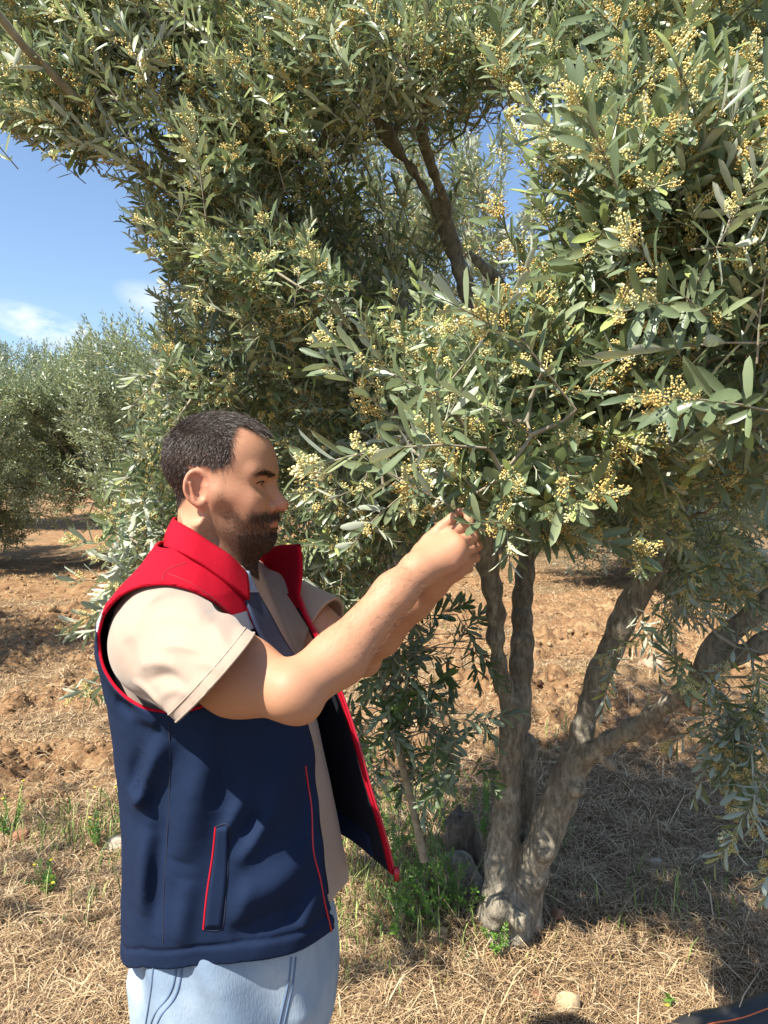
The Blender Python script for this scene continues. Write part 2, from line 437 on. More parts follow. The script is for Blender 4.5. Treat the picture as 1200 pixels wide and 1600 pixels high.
if 'straw' not in SKIP:
    t = NT('dry_straw'); r = t.attr('rnd')
    t.set(Base_Color=t.ramp(r, [(0, (0.10, 0.055, 0.028)), (0.35, (0.29, 0.18, 0.09)), (0.75, (0.48, 0.335, 0.18)), (1, (0.62, 0.49, 0.31))]), Roughness=0.7)
    M_straw = t.m
    bare = lambda x, y: np.clip(1.05 - 0.72 * soil_mask(x, y), 0, 1)
    v1, q1, r1 = blades(260000, (0.35, 0.66), (1.3, 12), (0.025, 0.13), 0.0017, (0, 0.3), seed=1, dens=bare)
    v2, q2, r2 = blades(7000, (0.15, 0.62), (1.75, 9), (0.10, 0.34), 0.0026, (0, 0.35), seed=2, dens=lambda x, y: bare(x, y) * (0.3 + 0.7 * (fbm(np.stack([x, y, 0 * x], -1), 2.0, 2, 77) > 0)))
    o = mesh_obj('dry_grass', np.vstack([v1, v2]), np.vstack([q1, q2 + len(v1)]), M_straw, smooth=False, attrs={'rnd': np.concatenate([r1, r2])})
    tag(o, 'pale dry straw and cut grass strewn over the orchard floor', 'dry grass', kind='stuff')
    t = NT('green_grass'); r = t.attr('rnd')
    t.set(Base_Color=t.ramp(r, [(0, (0.10, 0.15, 0.03)), (0.6, (0.20, 0.28, 0.06)), (1, (0.38, 0.40, 0.14))]), Roughness=0.6)
    def gd(x, y):
        b = np.clip(fbm(np.stack([x, y, 0 * x], -1), 1.9, 3, 91) * 2.4 - 0.7, 0, 1) * 0.16 * (np.abs(x) < 2.5)
        g = 0.22 * np.exp(-(((x - 0.05) / 0.42) ** 2 + ((y - 3.3) / 0.5) ** 2)) + 0.7 * np.exp(-(((x - 0.0) / 0.25) ** 2 + ((y - 2.7) / 0.3) ** 2))
        l = 0.7 * np.exp(-(((x + 1.15) / 0.35) ** 2 + ((y - 3.2) / 0.25) ** 2))
        return np.clip(b + g + l, 0, 1)
    v, q, r = blades(60000, (0.1, 0.6), (1.8, 9), (0.02, 0.10), 0.003, (0.7, 1.5), True, seed=3, dens=gd)
    o = mesh_obj('green_grass', v, q, t.m, smooth=False, attrs={'rnd': r})
    tag(o, 'thin tufts of fresh green grass coming up through the straw', 'grass', kind='stuff')

# ------------------------------------------------------------------ olive shoots (templates, then merged into each crown)
def leaf_geo(lod, L, W, curl, r):
    if lod == 0: ts = [0.14, 0.38, 0.68, 0.9]; ws = [0.45, 0.85, 1.0, 0.66]
    elif lod == 1: ts = [0.3, 0.72]; ws = [0.8, 0.95]
    else: ts = [0.5]; ws = [1.0]
    v = [(0, 0, 0)]
    for t_, w_ in zip(ts, ws):
        z = -curl * L * t_ * t_
        if lod < 2: v += [(L * t_, -W / 2 * w_, z + W * 0.16), (L * t_, 0, z), (L * t_, W / 2 * w_, z + W * 0.16)]
        else: v += [(L * t_, -W / 2, z + W * .15), (L * t_, W / 2, z + W * .15)]
    v.append((L, 0, -curl * L)); f = []
    if lod < 2:
        f += [(0, 1, 2), (0, 2, 3)]
        for k in range(len(ts) - 1):
            a = 1 + 3 * k
            for s in (0, 1):
                f += [(a + s, a + 3 + s, a + 4 + s), (a + s, a + 4 + s, a + 1 + s)]
        a = 1 + 3 * (len(ts) - 1); e = len(v) - 1
        f += [(a, e, a + 1), (a + 1, e, a + 2)]
    else: f += [(0, 1, 2), (1, 3, 2)]
    return np.array(v, float), np.array(f)
OCT_V = np.array([(1, 0, 0), (-1, 0, 0), (0, 1, 0), (0, -1, 0), (0, 0, 1), (0, 0, -1)], float)
OCT_F = np.array([(0, 2, 4), (2, 1, 4), (1, 3, 4), (3, 0, 4), (2, 0, 5), (1, 2, 5), (3, 1, 5), (0, 3, 5)])
def frame(d, roll):
    d = d / np.linalg.norm(d); a = np.array([0, 0, 1.0]) if abs(d[2]) < 0.95 else np.array([1.0, 0, 0])
    x = np.cross(a, d); x /= np.linalg.norm(x); y = np.cross(d, x)
    c, s = math.cos(roll), math.sin(roll)
    return np.stack([x * c + y * s, -x * s + y * c, d], 1)
def make_shoot(lod, seed, L=0.22, flowers=0, leaf=0.058, spread=1.0, gap=0.017, wf=0.22, tip_cluster=False):
    """returns (leafV, leafT, leafRnd), (stemV, stemT), (budV, budT, budRnd); axis is +z"""
    r = np.random.default_rng(seed)
    bend = (r.random(2) - 0.5) * 0.5
    ax = lambda s: np.array([bend[0] * s * s / L, bend[1] * s * s / L, s])
    LV, LT, LR, o = [], [], [], 0; BV, BT, BR, bo = [], [], [], 0
    s = 0.02 * r.random() + 0.01; k = 0
    while s < L:
        u = s / L
        for side in (0, 1):
            if r.random() < 0.08: continue
            az = k * math.pi / 2 + side * math.pi + (r.random() - .5) * 0.7
            an = (1.15 - 0.75 * u ** 1.5) * spread + (r.random() - .5) * 0.5
            ll = leaf * (0.75 + 0.45 * r.random()) * (1 - 0.45 * max(0, u - 0.75) / 0.25) * (0.8 + 0.2 * min(1, u * 4))
            v, f = leaf_geo(lod, ll, ll * wf * (0.85 + 0.3 * r.random()), (r.random() - 0.25) * 0.45, r)
            tw = (r.random() - .5) * 0.9; cy, sy = math.cos(tw), math.sin(tw)
            v = v @ np.array([[1, 0, 0], [0, cy, -sy], [0, sy, cy]]).T
            # leaf x -> outward/up
            ca, sa = math.cos(an), math.sin(an)
            dr = np.array([math.cos(az) * sa, math.sin(az) * sa, ca])
            zz = np.array([-math.cos(az) * ca, -math.sin(az) * ca, sa]); yy = np.cross(zz, dr)
            v = ax(s) + v[:, :1] * dr + v[:, 1:2] * yy + v[:, 2:] * zz
            LV.append(v); LT.append(f + o); o += len(v)
            LR.append(np.full(len(v), np.clip(0.10 + 0.75 * r.random() + 0.12 * u, 0, 1)))
        s += gap * (0.8 + 0.4 * r.random()); k += 1
    np_ = max(3, 5 if lod == 0 else 3)
    path = np.array([ax(q) for q in np.linspace(0, L, np_)])
    sv, sq = tube(path, np.linspace(0.0018, 0.0008, np_), 4 if lod == 0 else 3)
    ST = np.vstack([sq[:, [0, 1, 2]], sq[:, [0, 2, 3]]])
    for c in range(flowers):
        s = L * ((0.25 + 0.6 * r.random()) if not tip_cluster else (0.55 + 0.45 * r.random())); p0 = ax(s); az = r.random() * 6.283
        d = norm(np.array([math.cos(az), math.sin(az), 0.5 + 0.5 * r.random()])); ln = 0.018 + 0.020 * r.random(); tone = r.random()
        nb = {0: 38, 1: 16, 2: 6}[lod]
        for b in range(nb):
            q = (0.25 + 0.75 * (b + r.random()) / nb)
            off = norm(r.normal(size=3)) * 0.0080 * (1.25 - 0.5 * q)
            rad = {0: 0.00165, 1: 0.0023, 2: 0.0038}[lod] * (0.7 + 0.6 * r.random())
            BV.append(p0 + d * ln * q + off + OCT_V * rad * np.array([1, 1, 1.25])); BT.append(OCT_F + bo); bo += 6
            BR.append(np.full(6, np.clip(0.55 * tone + 0.45 * r.random(), 0, 1)))
        if lod < 2:
            tv, tq = tube(np.array([p0, p0 + d * ln]), 0.0006, 3)
            BV.append(tv); BT.append(np.vstack([tq[:, [0, 1, 2]], tq[:, [0, 2, 3]]]) + bo); bo += len(tv); BR.append(np.full(len(tv), 0.9))
    Lf = (np.vstack(LV), np.vstack(LT), np.concatenate(LR))
    Bd = (np.vstack(BV), np.vstack(BT), np.concatenate(BR)) if BV else None
    return Lf, (sv, ST), Bd
def place(templates, which, pos, dirs, scale, seed=0):
    """merge shoots into leaf / stem / bud arrays"""
    r = np.random.default_rng(seed)
    L, LF, LRn, lo = [], [], [], 0; S, SF, so_ = [], [], 0; B, BF, BR, bo = [], [], [], 0
    roll = r.random(len(pos)) * 6.283; tone = (r.random(len(pos)) - 0.5) * 0.45
    Fr = np.array([frame(d, a) for d, a in zip(dirs, roll)])
    for k in range(len(templates)):
        idx = np.where(which == k)[0]
        if not len(idx): continue
        (lv, lt, lr), (sv, st), bd = templates[k]
        M = Fr[idx] * scale[idx][:, None, None]
        def put(v): return (np.einsum('nij,mj->nmi', M, v) + pos[idx][:, None]).reshape(-1, 3)
        def fc(t, nv, off): return (t[None] + (np.arange(len(idx)) * nv)[:, None, None]).reshape(-1, 3) + off
        L.append(put(lv)); LF.append(fc(lt, len(lv), lo)); lo += len(lv) * len(idx)
        LRn.append(np.clip(lr[None] + tone[idx][:, None], 0, 1).ravel())
        S.append(put(sv)); SF.append(fc(st, len(sv), so_)); so_ += len(sv) * len(idx)
        if bd is not None:
            bv, bt, br = bd
            B.append(put(bv)); BF.append(fc(bt, len(bv), bo)); bo += len(bv) * len(idx)
            BR.append(np.clip(br[None] + tone[idx][:, None], 0, 1).ravel())
    cat = lambda a: np.concatenate(a) if a else None
    return (cat(L), cat(LF), cat(LRn)), (cat(S), cat(SF)), ((cat(B), cat(BF), cat(BR)) if B else None)

T_near = [make_shoot(0, 10 + k, 0.19 + 0.03 * (k % 3), (2, 6, 8, 5)[k % 4], 0.060, tip_cluster=(k % 3 != 0)) for k in range(8)]
T_mid = [make_shoot(1, 30 + k, 0.20 + 0.035 * (k % 3), (3, 6, 5, 8)[k % 4], 0.058) for k in range(8)]
T_far = [make_shoot(2, 50 + k, 0.24 + 0.04 * (k % 3), (3, 5, 4, 5)[k % 4], 0.060) for k in range(8)]
T_bg = [make_shoot(2, 70 + k, 0.42, (0, 3)[k % 2], 0.075, gap=0.034, wf=0.26) for k in range(4)]
T_suck = [make_shoot(0, 90 + k, 0.20, 0, 0.055, 0.9, 0.016, 0.3) for k in range(4)]

# ------------------------------------------------------------------ main olive tree
def in_poly(x, y, poly):
    poly = np.asarray(poly, float); c = np.zeros(np.shape(x), bool); n = len(poly)
    for i in range(n):
        x1, y1 = poly[i]; x2, y2 = poly[(i + 1) % n]
        if y1 == y2: continue
        c ^= ((y1 > y) != (y2 > y)) & (x < (x2 - x1) * (y - y1) / (y2 - y1) + x1)
    return c
SKY1 = [(-400, 205), (0, 200), (30, 215), (65, 255), (100, 290), (165, 318), (215, 330), (200, 352), (172, 372), (190, 400), (235, 425), (175, 460), (225, 490), (250, 540), (235, 560), (170, 560), (-400, 620)]
GAP = [(800, 215), (835, 205), (838, 245), (815, 330), (790, 338), (778, 330), (795, 280)]
MAN = [(225, 625), (300, 605), (420, 610), (515, 690), (525, 830), (515, 900), (560, 920), (640, 820), (700, 772), (765, 800), (760, 880), (640, 1090), (600, 1200), (650, 1400), (560, 1600), (150, 1600), (130, 980), (200, 880), (240, 800)]
LEFTG = [(-500, 540), (150, 560), (165, 600), (125, 700), (120, 800), (165, 870), (175, 920), (110, 925), (80, 960), (140, 1000), (150, 1030), (60, 1060), (100, 1100), (210, 1120), (210, 1700), (-500, 1700)]
LOWER = [(560, 1290), (560, 1000), (640, 960), (700, 930), (740, 900), (790, 905), (845, 880), (1000, 880), (1010, 960), (960, 1000), (1000, 1120), (1060, 1180), (1080, 1300), (1100, 1450), (560, 1600)]
TR0 = (792, 1468, 2.56)
trunk_limbs = [  # px, py, depth, radius
    ('m', [(790, 1490, 2.57, .120), (785, 1440, 2.56, .096), (782, 1375, 2.55, .070), (789, 1320, 2.55, .056), (793, 1240, 2.54, .050), (798, 1160, 2.53, .052), (799, 1085, 2.53, .056)]),
    ('a', [(796, 1100, 2.52, .045), (778, 1030, 2.50, .031), (771, 950, 2.47, .031), (764, 870, 2.44, .035), (762, 820, 2.42, .034), (762, 760, 2.40, .034), (765, 650, 2.36, .033), (762, 570, 2.33, .028), (738, 490, 2.30, .023), (718, 420, 2.27, .020), (695, 350, 2.24, .018), (655, 285, 2.2, .016), (612, 225, 2.15, .014), (575, 170, 2.1, .010)]),
    ('n', [(812, 1420, 2.64, .060), (818, 1330, 2.64, .042), (822, 1240, 2.63, .038), (815, 1160, 2.60, .045)]),
    ('b', [(808, 1130, 2.57, .050), (811, 1030, 2.58, .044), (816, 950, 2.62, .038), (825, 870, 2.68, .036), (832, 780, 2.74, .036), (850, 660, 2.82, .033), (880, 540, 2.9, .028)]),
    ('c', [(818, 1475, 2.58, .080), (824, 1400, 2.55, .060), (848, 1320, 2.50, .056), (875, 1240, 2.47, .056), (903, 1165, 2.45, .048), (926, 1080, 2.43, .041), (949, 1027, 2.42, .039), (985, 950, 2.40, .042), (1010, 900, 2.38, .044), (1035, 850, 2.37, .040), (1062, 770, 2.35, .036), (1078, 690, 2.32, .032), (1060, 600, 2.3, .026), (1020, 500, 2.25, .022), (980, 380, 2.2, .018)]),
    ('d', [(885, 1210, 2.47, .050), (930, 1172, 2.38, .036), (1000, 1132, 2.25, .033), (1062, 1085, 2.12, .030), (1100, 1052, 2.05, .028), (1160, 1020, 1.98, .024), (1240, 975, 1.9, .020)]),
    ('e', [(1085, 1062, 2.06, .024), (1110, 1015, 2.04, .021), (1150, 980, 2.02, .019), (1230, 920, 1.95, .017)]),
    ('f', [(775, 575, 2.32, .020), (802, 515, 2.30, .016), (788, 460, 2.26, .014), (757, 420, 2.22, .012), (727, 387, 2.18, .010)]),
    ('g', [(697, 345, 2.23, .012), (690, 310, 2.2, .011), (672, 250, 2.14, .010), (660, 200, 2.08, .009), (672, 120, 2.0, .007)]),
    ('h', [(765, 600, 2.34, .024), (700, 560, 2.25, .019), (655, 525, 2.2, .017), (625, 475, 2.16, .015), (570, 420, 2.1, .012)]),
    ('r', [(755, 1490, 2.62, .05), (762, 1440, 2.58, .055), (768, 1400, 2.55, .035)]),
    ('s', [(722, 1455, 2.72, .075), (722, 1390, 2.74, .075), (716, 1345, 2.76, .04)]),
    ('t', [(800, 1485, 2.50, .055), (803, 1450, 2.49, .05), (800, 1410, 2.50, .03)]),
]
limbs = []
for nm, rows in trunk_limbs:
    pts = PA([q[:3] for q in rows]); rad = np.array([q[3] for q in rows])
    n_ = len(rows) * 4; lp = catmull(pts, n_); lr = np.interp(np.linspace(0, 1, n_), np.linspace(0, 1, len(rad)), rad)
    lp = lp + np.stack([vnoise(lp, 6, 3 + len(nm)), vnoise(lp, 6, 9), 0 * lr], -1) * 0.010
    limbs.append((lp, lr * 0.79 * (1 + 0.05 * vnoise(lp, 5, 12))))
KNOTS = np.array([P(955, 1195, 2.36), P(905, 1235, 2.40), P(770, 1440, 2.45), P(812, 1440, 2.42), P(1010, 900, 2.34), P(808, 1000, 2.48), P(778, 1420, 2.44), P(850, 1330, 2.44)])
def trunk_sdf(p):
    d = None
    for lp, lr in limbs:
        lo_, hi_ = lp.min(0) - 0.3, lp.max(0) + 0.3
        e = np.full(len(p), 9.0); k = np.all((p > lo_) & (p < hi_), 1)
        if k.any(): e[k] = chain(p[k], lp[::2] if len(lp) > 16 else lp, lr[::2] if len(lp) > 16 else lr, 0.035)
        k2 = ~k; e[k2] = np.maximum(np.max(np.maximum(lo_ - p[k2], p[k2] - hi_), axis=1), 0.1) if k2.any() else e[k2]
        d = e if d is None else smin(d, e, 0.018)
    for c, r_ in zip(KNOTS, (.022, .02, .045, .04, .02, .018, .05, .03)): d = smin(d, sd_sphere(p, c, r_), 0.04)
    nr = np.abs(d) < 0.08
    if nr.any():
        q = p[nr]; s = q * np.array([1, 1, 0.16])
        low = np.clip((0.45 - q[:, 2]) / 0.4, 0, 1)
        d[nr] += 0.004 * fbm(s, 30, 3, 5) + 0.012 * fbm(q, 7, 2, 8) + low * 0.028 * fbm(q, 11, 3, 15)
    return d
tree = empty('olive_tree', 'large olive tree in bloom in front, several trunks from one gnarled base, shading the man', 'olive tree', loc=(float(P(*TR0)[0]), float(P(*TR0)[1]), 0))
def child(o):
    o.parent = tree; o.matrix_parent_inverse = tree.matrix_basis.inverted(); return o
tree_inv = Matrix.Translation(-tree.location)
if 'trunk' not in SKIP:
    allp = np.vstack([l[0] for l in limbs])
    tv, tq = surface_nets(trunk_sdf, np.array([allp[:, 0].min() - .15, allp[:, 1].min() - .15, -0.12]), np.array([allp[:, 0].max() + .1, allp[:, 1].max() + .15, allp[:, 2].max() + 0.05]), 0.007, 0.03)
    o = mesh_obj('trunk', tv, tq, M_bark, tree); o.matrix_parent_inverse = tree_inv

# skeleton nodes for growing branches
nodes = [lp[len(lp) // 3:] for (nm, _), (lp, _) in zip(trunk_limbs, limbs) if nm in 'abcdefgh']
nodes = np.vstack(nodes)
nodes = nodes[(nodes[:, 2] > 1.25) | (nodes[:, 0] > 1.0)]
blobs = [ # cx,cy,rx,ry,D0,D1,count
    (250, 60, 330, 150, 1.6, 2.4, 410), (110, 200, 130, 90, 1.7, 2.2, 120), (420, 260, 200, 150, 1.6, 2.7, 300),
    (330, 430, 120, 110, 1.8, 2.7, 170), (600, 110, 220, 160, 1.5, 2.7, 420), (860, 90, 200, 130, 1.5, 2.6, 360),
    (1080, 100, 180, 160, 1.15, 2.1, 220), (1060, 330, 180, 130, .98, 1.5, 120), (930, 330, 110, 110, 1.15, 1.8, 110),
    (1140, 500, 110, 200, .95, 1.4, 85), (980, 500, 180, 130, 1.25, 2.3, 230), (1050, 700, 180, 120, 1.3, 2.5, 260),
    (850, 620, 150, 130, 1.2, 1.8, 190), (700, 600, 120, 80, 1.35, 2.0, 110), (700, 720, 110, 70, 1.25, 1.7, 90),
    (800, 780, 70, 90, 1.18, 1.6, 55), (600, 780, 120, 120, 1.7, 3, 190), (420, 470, 140, 120, 1.6, 1.95, 70), (550, 620, 180, 200, 1.9, 3.4, 480),
    (500, 450, 230, 150, 1.9, 3.3, 420), (690, 400, 190, 250, 2.6, 4.3, 420), (300, 610, 150, 110, 1.75, 2.6, 300),
    (240, 790, 90, 150, 1.75, 2.5, 230), (250, 880, 60, 70, 1.7, 2.2, 50), (190, 950, 80, 50, 1.7, 2.0, 24), (150, 1060, 70, 60, 1.7, 2.0, 9),
    (500, 900, 110, 100, 1.9, 3, 170), (900, 790, 200, 80, 1.9, 3, 220), (1110, 850, 110, 120, 1.8, 3.2, 110),
    (1130, 1000, 100, 90, 1.5, 2.2, 26), (1130, 1150, 80, 90, 1.5, 2.1, 20),
    (600, -260, 900, 180, 1.6, 3.6, 170), (-300, 60, 250, 150, 1.7, 2.8, 60), (1350, 350, 150, 450, 1.2, 3.0, 120)]
pos = []; 
for (cx, cy, rx, ry, d0, d1, nn) in blobs:
    u = rng.normal(size=(nn, 2)); u = u / np.linalg.norm(u, axis=1)[:, None] * np.sqrt(rng.random(nn))[:, None] * 1.08
    D = d0 + (d1 - d0) * rng.random(nn)
    # clump the shoots: pull toward random clump centres so gaps stay between them
    px, py = cx + u[:, 0] * rx, cy + u[:, 1] * ry
    k = max(2, nn // 9); c = rng.integers(0, nn, k)
    cl = rng.integers(0, k, nn); w = 0.45
    px = px * (1 - w) + px[c][cl] * w; py = py * (1 - w) + py[c][cl] * w; D = D * (1 - w) + D[c][cl] * w
    pos.append(np.stack([CP + FW * D_ + RT * ((x_ - 600) / F * D_) + UP * ((800 - y_) / F * D_) for x_, y_, D_ in zip(px, py, D)]))
pos.append(np.array([-2.5, 1.9, 2.4]) + rng.normal(size=(230, 3)) * np.array([.75, .45, .28]))
tips = np.vstack(pos)
cor = [(545, 170), (640, 170), (740, 300), (850, 440), (835, 560), (700, 565), (640, 480), (560, 320)]
x_, y_, D_ = proj(tips)
thin = (in_poly(x_, y_, cor) & (D_ < 2.3) & (rng.random(len(tips)) < .74)) | ((rng.random(len(tips)) < .04) & (D_ > 1.5))
cor2 = [(1030, 1010), (1080, 960), (1210, 890), (1210, 1060), (1080, 1110)]; cor3 = [(990, 840), (1040, 700), (1110, 680), (1090, 800), (1040, 900)]
thin |= in_poly(x_, y_, cor2) & (D_ < 2.4) & (rng.random(len(tips)) < .7)
thin |= in_poly(x_, y_, cor3) & (D_ < 2.4) & (rng.random(len(tips)) < .6)
tips = tips[~thin]
# shoot directions: outward from the tree's heart, upward, with droop low in the crown
heart = P(800, 560, 2.6)
def shoot_dirs(p, r):
    d = norm(p - heart) * 0.75 + np.array([0, 0, 0.45]) + r.normal(size=p.shape) * 0.45
    low = np.clip((1.75 - p[:, 2]) / 0.6, 0, 1); d[:, 2] -= low * 0.75
    return norm(d)
dirs = shoot_dirs(tips, rng)
L_ = 0.22
JX, JY = rng.normal(size=(2, len(tips))) * 15
def bad(p):
    x, y, D = proj(p); b = in_poly(x + JX, y + JY, SKY1) | in_poly(x, y, GAP) | in_poly(x, y, LEFTG)
    b |= in_poly(x, y, MAN) & (D < 1.68)
    b |= in_poly(x, y, LOWER) & (D > 0.3)
    b |= (D < 0.8)
    b |= (p[:, 0] > -0.75) & (p[:, 0] < 0.05) & (p[:, 1] > 0.75) & (p[:, 1] < 1.6) & (p[:, 2] < 1.95)
    return b
print('extra clump', (tips[:, 0] < -1.4).sum())
keep = np.ones(len(tips), bool)
for f_ in (0.0, 0.5, 1.0, 1.45): keep &= ~bad(tips + dirs * L_ * f_)
tips, dirs = tips[keep], dirs[keep]
print('extra clump kept', (tips[:, 0] < -1.4).sum())
def hand_shoots():
    """the sprigs around the hand, laid by hand"""
    rows = [(757, 816, 1.128, 690, 786), (745, 770, 1.16, 700, 720), (600, 770, 1.22, 650, 730), (690, 740, 1.2, 640, 760), (640, 680, 1.25, 600, 640),
            (720, 640, 1.2, 640, 600), (700, 600, 1.2, 745, 550), (830, 680, 1.15, 780, 640), (780, 730, 1.15, 795, 850), (760, 700, 1.1, 690, 690), (900, 640, 1.1, 860, 590), (840, 560, 1.1, 790, 520)]
    rows += [(1215, 1110, 1.75, 1130, 1220), (1215, 1190, 1.7, 1130, 1290), (1190, 1230, 1.7, 1150, 1310), (1230, 1240, 1.65, 1190, 1330), (1080, 1070, 1.95, 1030, 1000), (1140, 1080, 1.85, 1060, 1200), (1110, 1130, 1.85, 1120, 1280),
             (990, 950, 2.1, 1050, 1070), (1060, 960, 2.0, 960, 1040), (1150, 1010, 1.9, 1075, 1120), (1200, 1080, 1.8, 1100, 1180), (1100, 1060, 1.95, 1180, 1130), (1160, 1140, 1.8, 1190, 1230), (960, 1010, 2.2, 940, 1110),
             (235, 925, 1.8, 130, 955), (240, 950, 1.8, 150, 1000), (235, 915, 1.8, 160, 900), (235, 1045, 1.8, 150, 1075), (240, 990, 1.8, 190, 1090), (250, 890, 1.8, 190, 855)]
    a = PA([(r_[0], r_[1], r_[2]) for r_ in rows]); b = PA([(r_[3], r_[4], r_[2] - .02) for r_ in rows])
    return a, norm(b - a)
ha, hd = hand_shoots()
if 'crown' not in SKIP:
    bases = tips - dirs * 0.03
    # grow branches: attractors = coarse subset of shoot bases, joined to the nearest skeleton node
    att = bases[rng.permutation(len(bases))[:620]]
    att = np.vstack([att, ha])
    nd = nodes.copy(); tubes_ = []
    order = np.argsort(np.array([np.min(np.linalg.norm(nd - a_, axis=1)) for a_ in att]))
    man_lo, man_hi = np.array([-0.72, 0.75, 0]), np.array([0.0, 1.62, 1.9])
    for a_ in att[order]:
        dd = nd - a_; dist = np.linalg.norm(dd, axis=1); dist = dist + 0.5 * np.maximum(dd[:, 2], 0)
        k = int(np.argmin(dist)); s0 = nd[k]; ln = np.linalg.norm(a_ - s0)
        if ln < 0.05: continue
        mid = (s0 + a_) / 2 + rng.normal(size=3) * ln * 0.10 + np.array([0, 0, 0.06 * ln])
        m2 = max(4, int(ln / 0.05) + 2); path = catmull([s0, mid, a_], m2)
        path[1:-1] += rng.normal(size=(m2 - 2, 3)) * 0.006
        x_, y_, D_ = proj(path)
        if (in_poly(x_, y_, MAN) & (D_ < 1.6)).any() or in_poly(x_, y_, GAP).any() or (in_poly(x_, y_, LOWER)).sum() > 2: continue
        r0 = min(0.0032 + 0.011 * ln, 0.016)
        tubes_.append(tube(path, np.linspace(r0, 0.0022, m2), 6)); nd = np.vstack([nd, path[1:]])
    bv, bq = merge(tubes_)
    o = mesh_obj('branch', bv, bq, M_twig, tree); o.matrix_parent_inverse = tree_inv; o['kind'] = 'stuff'
    x_, y_, D_ = proj(tips)
    lod = np.where(D_ < 1.5, 0, np.where(D_ < 2.5, 1, 2))
    lod[(y_ < -60) | (x_ < -60) | (x_ > 1260)] = 2
    LL, LFs, LR_, SS, SFs, BB, BFs, BRs = [], [], [], [], [], [], [], []; lo = so_ = bo = 0
    sets = [(T_near, lod == 0), (T_mid, lod == 1), (T_far, lod == 2)]
    jobs = [(T, bases[k], dirs[k]) for T, k in sets] + [(T_near, ha, hd)]
    for jn, (T, b_, d_) in enumerate(jobs):
        wh = rng.integers(0, len(T), len(b_)); sc = 0.85 + 0.35 * rng.random(len(b_))
        sc *= 0.93 if T is T_near else 0.87
        tone_ = 0
        (a1, a2, a3), (s1, s2), bd = place(T, wh, b_, d_, sc, 100 + jn)
        LL.append(a1); LFs.append(a2 + lo); LR_.append(a3); lo += len(a1)
        SS.append(s1); SFs.append(s2 + so_); so_ += len(s1)
        if bd is not None: BB.append(bd[0]); BFs.append(bd[1] + bo); BRs.append(bd[2]); bo += len(bd[0])
    o = mesh_obj('crown', np.vstack(LL), np.vstack(LFs), M_leaf, tree, attrs={'rnd': np.concatenate(LR_)}); o.matrix_parent_inverse = tree_inv; crown_main = o
    o = mesh_obj('twigs', np.vstack(SS), np.vstack(SFs), M_twig, tree); o.matrix_parent_inverse = tree_inv; o['kind'] = 'stuff'
    o = mesh_obj('blossom', np.vstack(BB), np.vstack(BFs), M_bud, tree, attrs={'rnd': np.concatenate(BRs)}); o.matrix_parent_inverse = tree_inv; o['kind'] = 'stuff'
    print('leaves tris', sum(map(len, LFs)), 'buds', sum(map(len, BFs)), 'branches', len(tubes_), 'shoots', len(tips))

# thin leaning sucker stem with dark leaves, and the bright green sprouts at the foot
def leafy(name, stems, T, mat, label, cat, seed, sh_scale=1.0, group=None, kids=None):
    r = np.random.default_rng(seed)
    root = empty(name, label, cat, group)
    st = [tube(catmull(p, 10), np.linspace(a, b, 10), 7) for p, a, b in stems]
    v, q = merge(st); mesh_obj('stem', v, q, M_twig if name != 'sapling' else M_bark, root)
    return root, r
# sucker
sx = [(663, 1345, 2.45), (645, 1260, 2.43), (622, 1170, 2.40), (600, 1080, 2.38), (590, 1000, 2.36)]
root, r = leafy('olive_sucker', [(PA(sx), .014, .008)], T_suck, None, 'thin leaning olive sucker with dark leaves beside the open vest edge', 'olive sucker', 5)
pp, dd_ = [], []
for k in range(62):
    cx, cy = 655 + 85 * r.normal() * 0.8, 1090 + 100 * r.normal() * 0.75
    cx = min(max(cx, 560), 740); cy = min(max(cy, 960), 1265)
    if cx > 700 and cy > 1200: cx -= 60
    pp.append(P(cx, cy, 2.2 + 0.5 * r.random())); dd_.append(norm(np.array([r.normal() * .5, r.normal() * .5, -0.25 + 0.6 * r.normal()])))
pp, dd_ = np.array(pp), np.array(dd_)
(a1, a2, a3), (s1, s2), _ = place(T_suck, r.integers(0, 4, len(pp)), pp, dd_, 0.8 + 0.35 * r.random(len(pp)), 3)
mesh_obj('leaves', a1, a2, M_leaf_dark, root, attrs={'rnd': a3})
stem_nodes = catmull(PA(sx), 24)
tt = [(s1, None)]
tb = []
for p_ in pp:
    k = int(np.argmin(np.linalg.norm(stem_nodes - p_, axis=1))); tb.append(tube(catmull([stem_nodes[k], (stem_nodes[k] + p_) / 2 + np.array([0, 0, .03]), p_], 6), np.linspace(.003, .0015, 6), 4))
v, q = merge(tb); o = mesh_obj('twigs', np.vstack([v, s1]), [q, s2 + len(v)], M_twig, root)

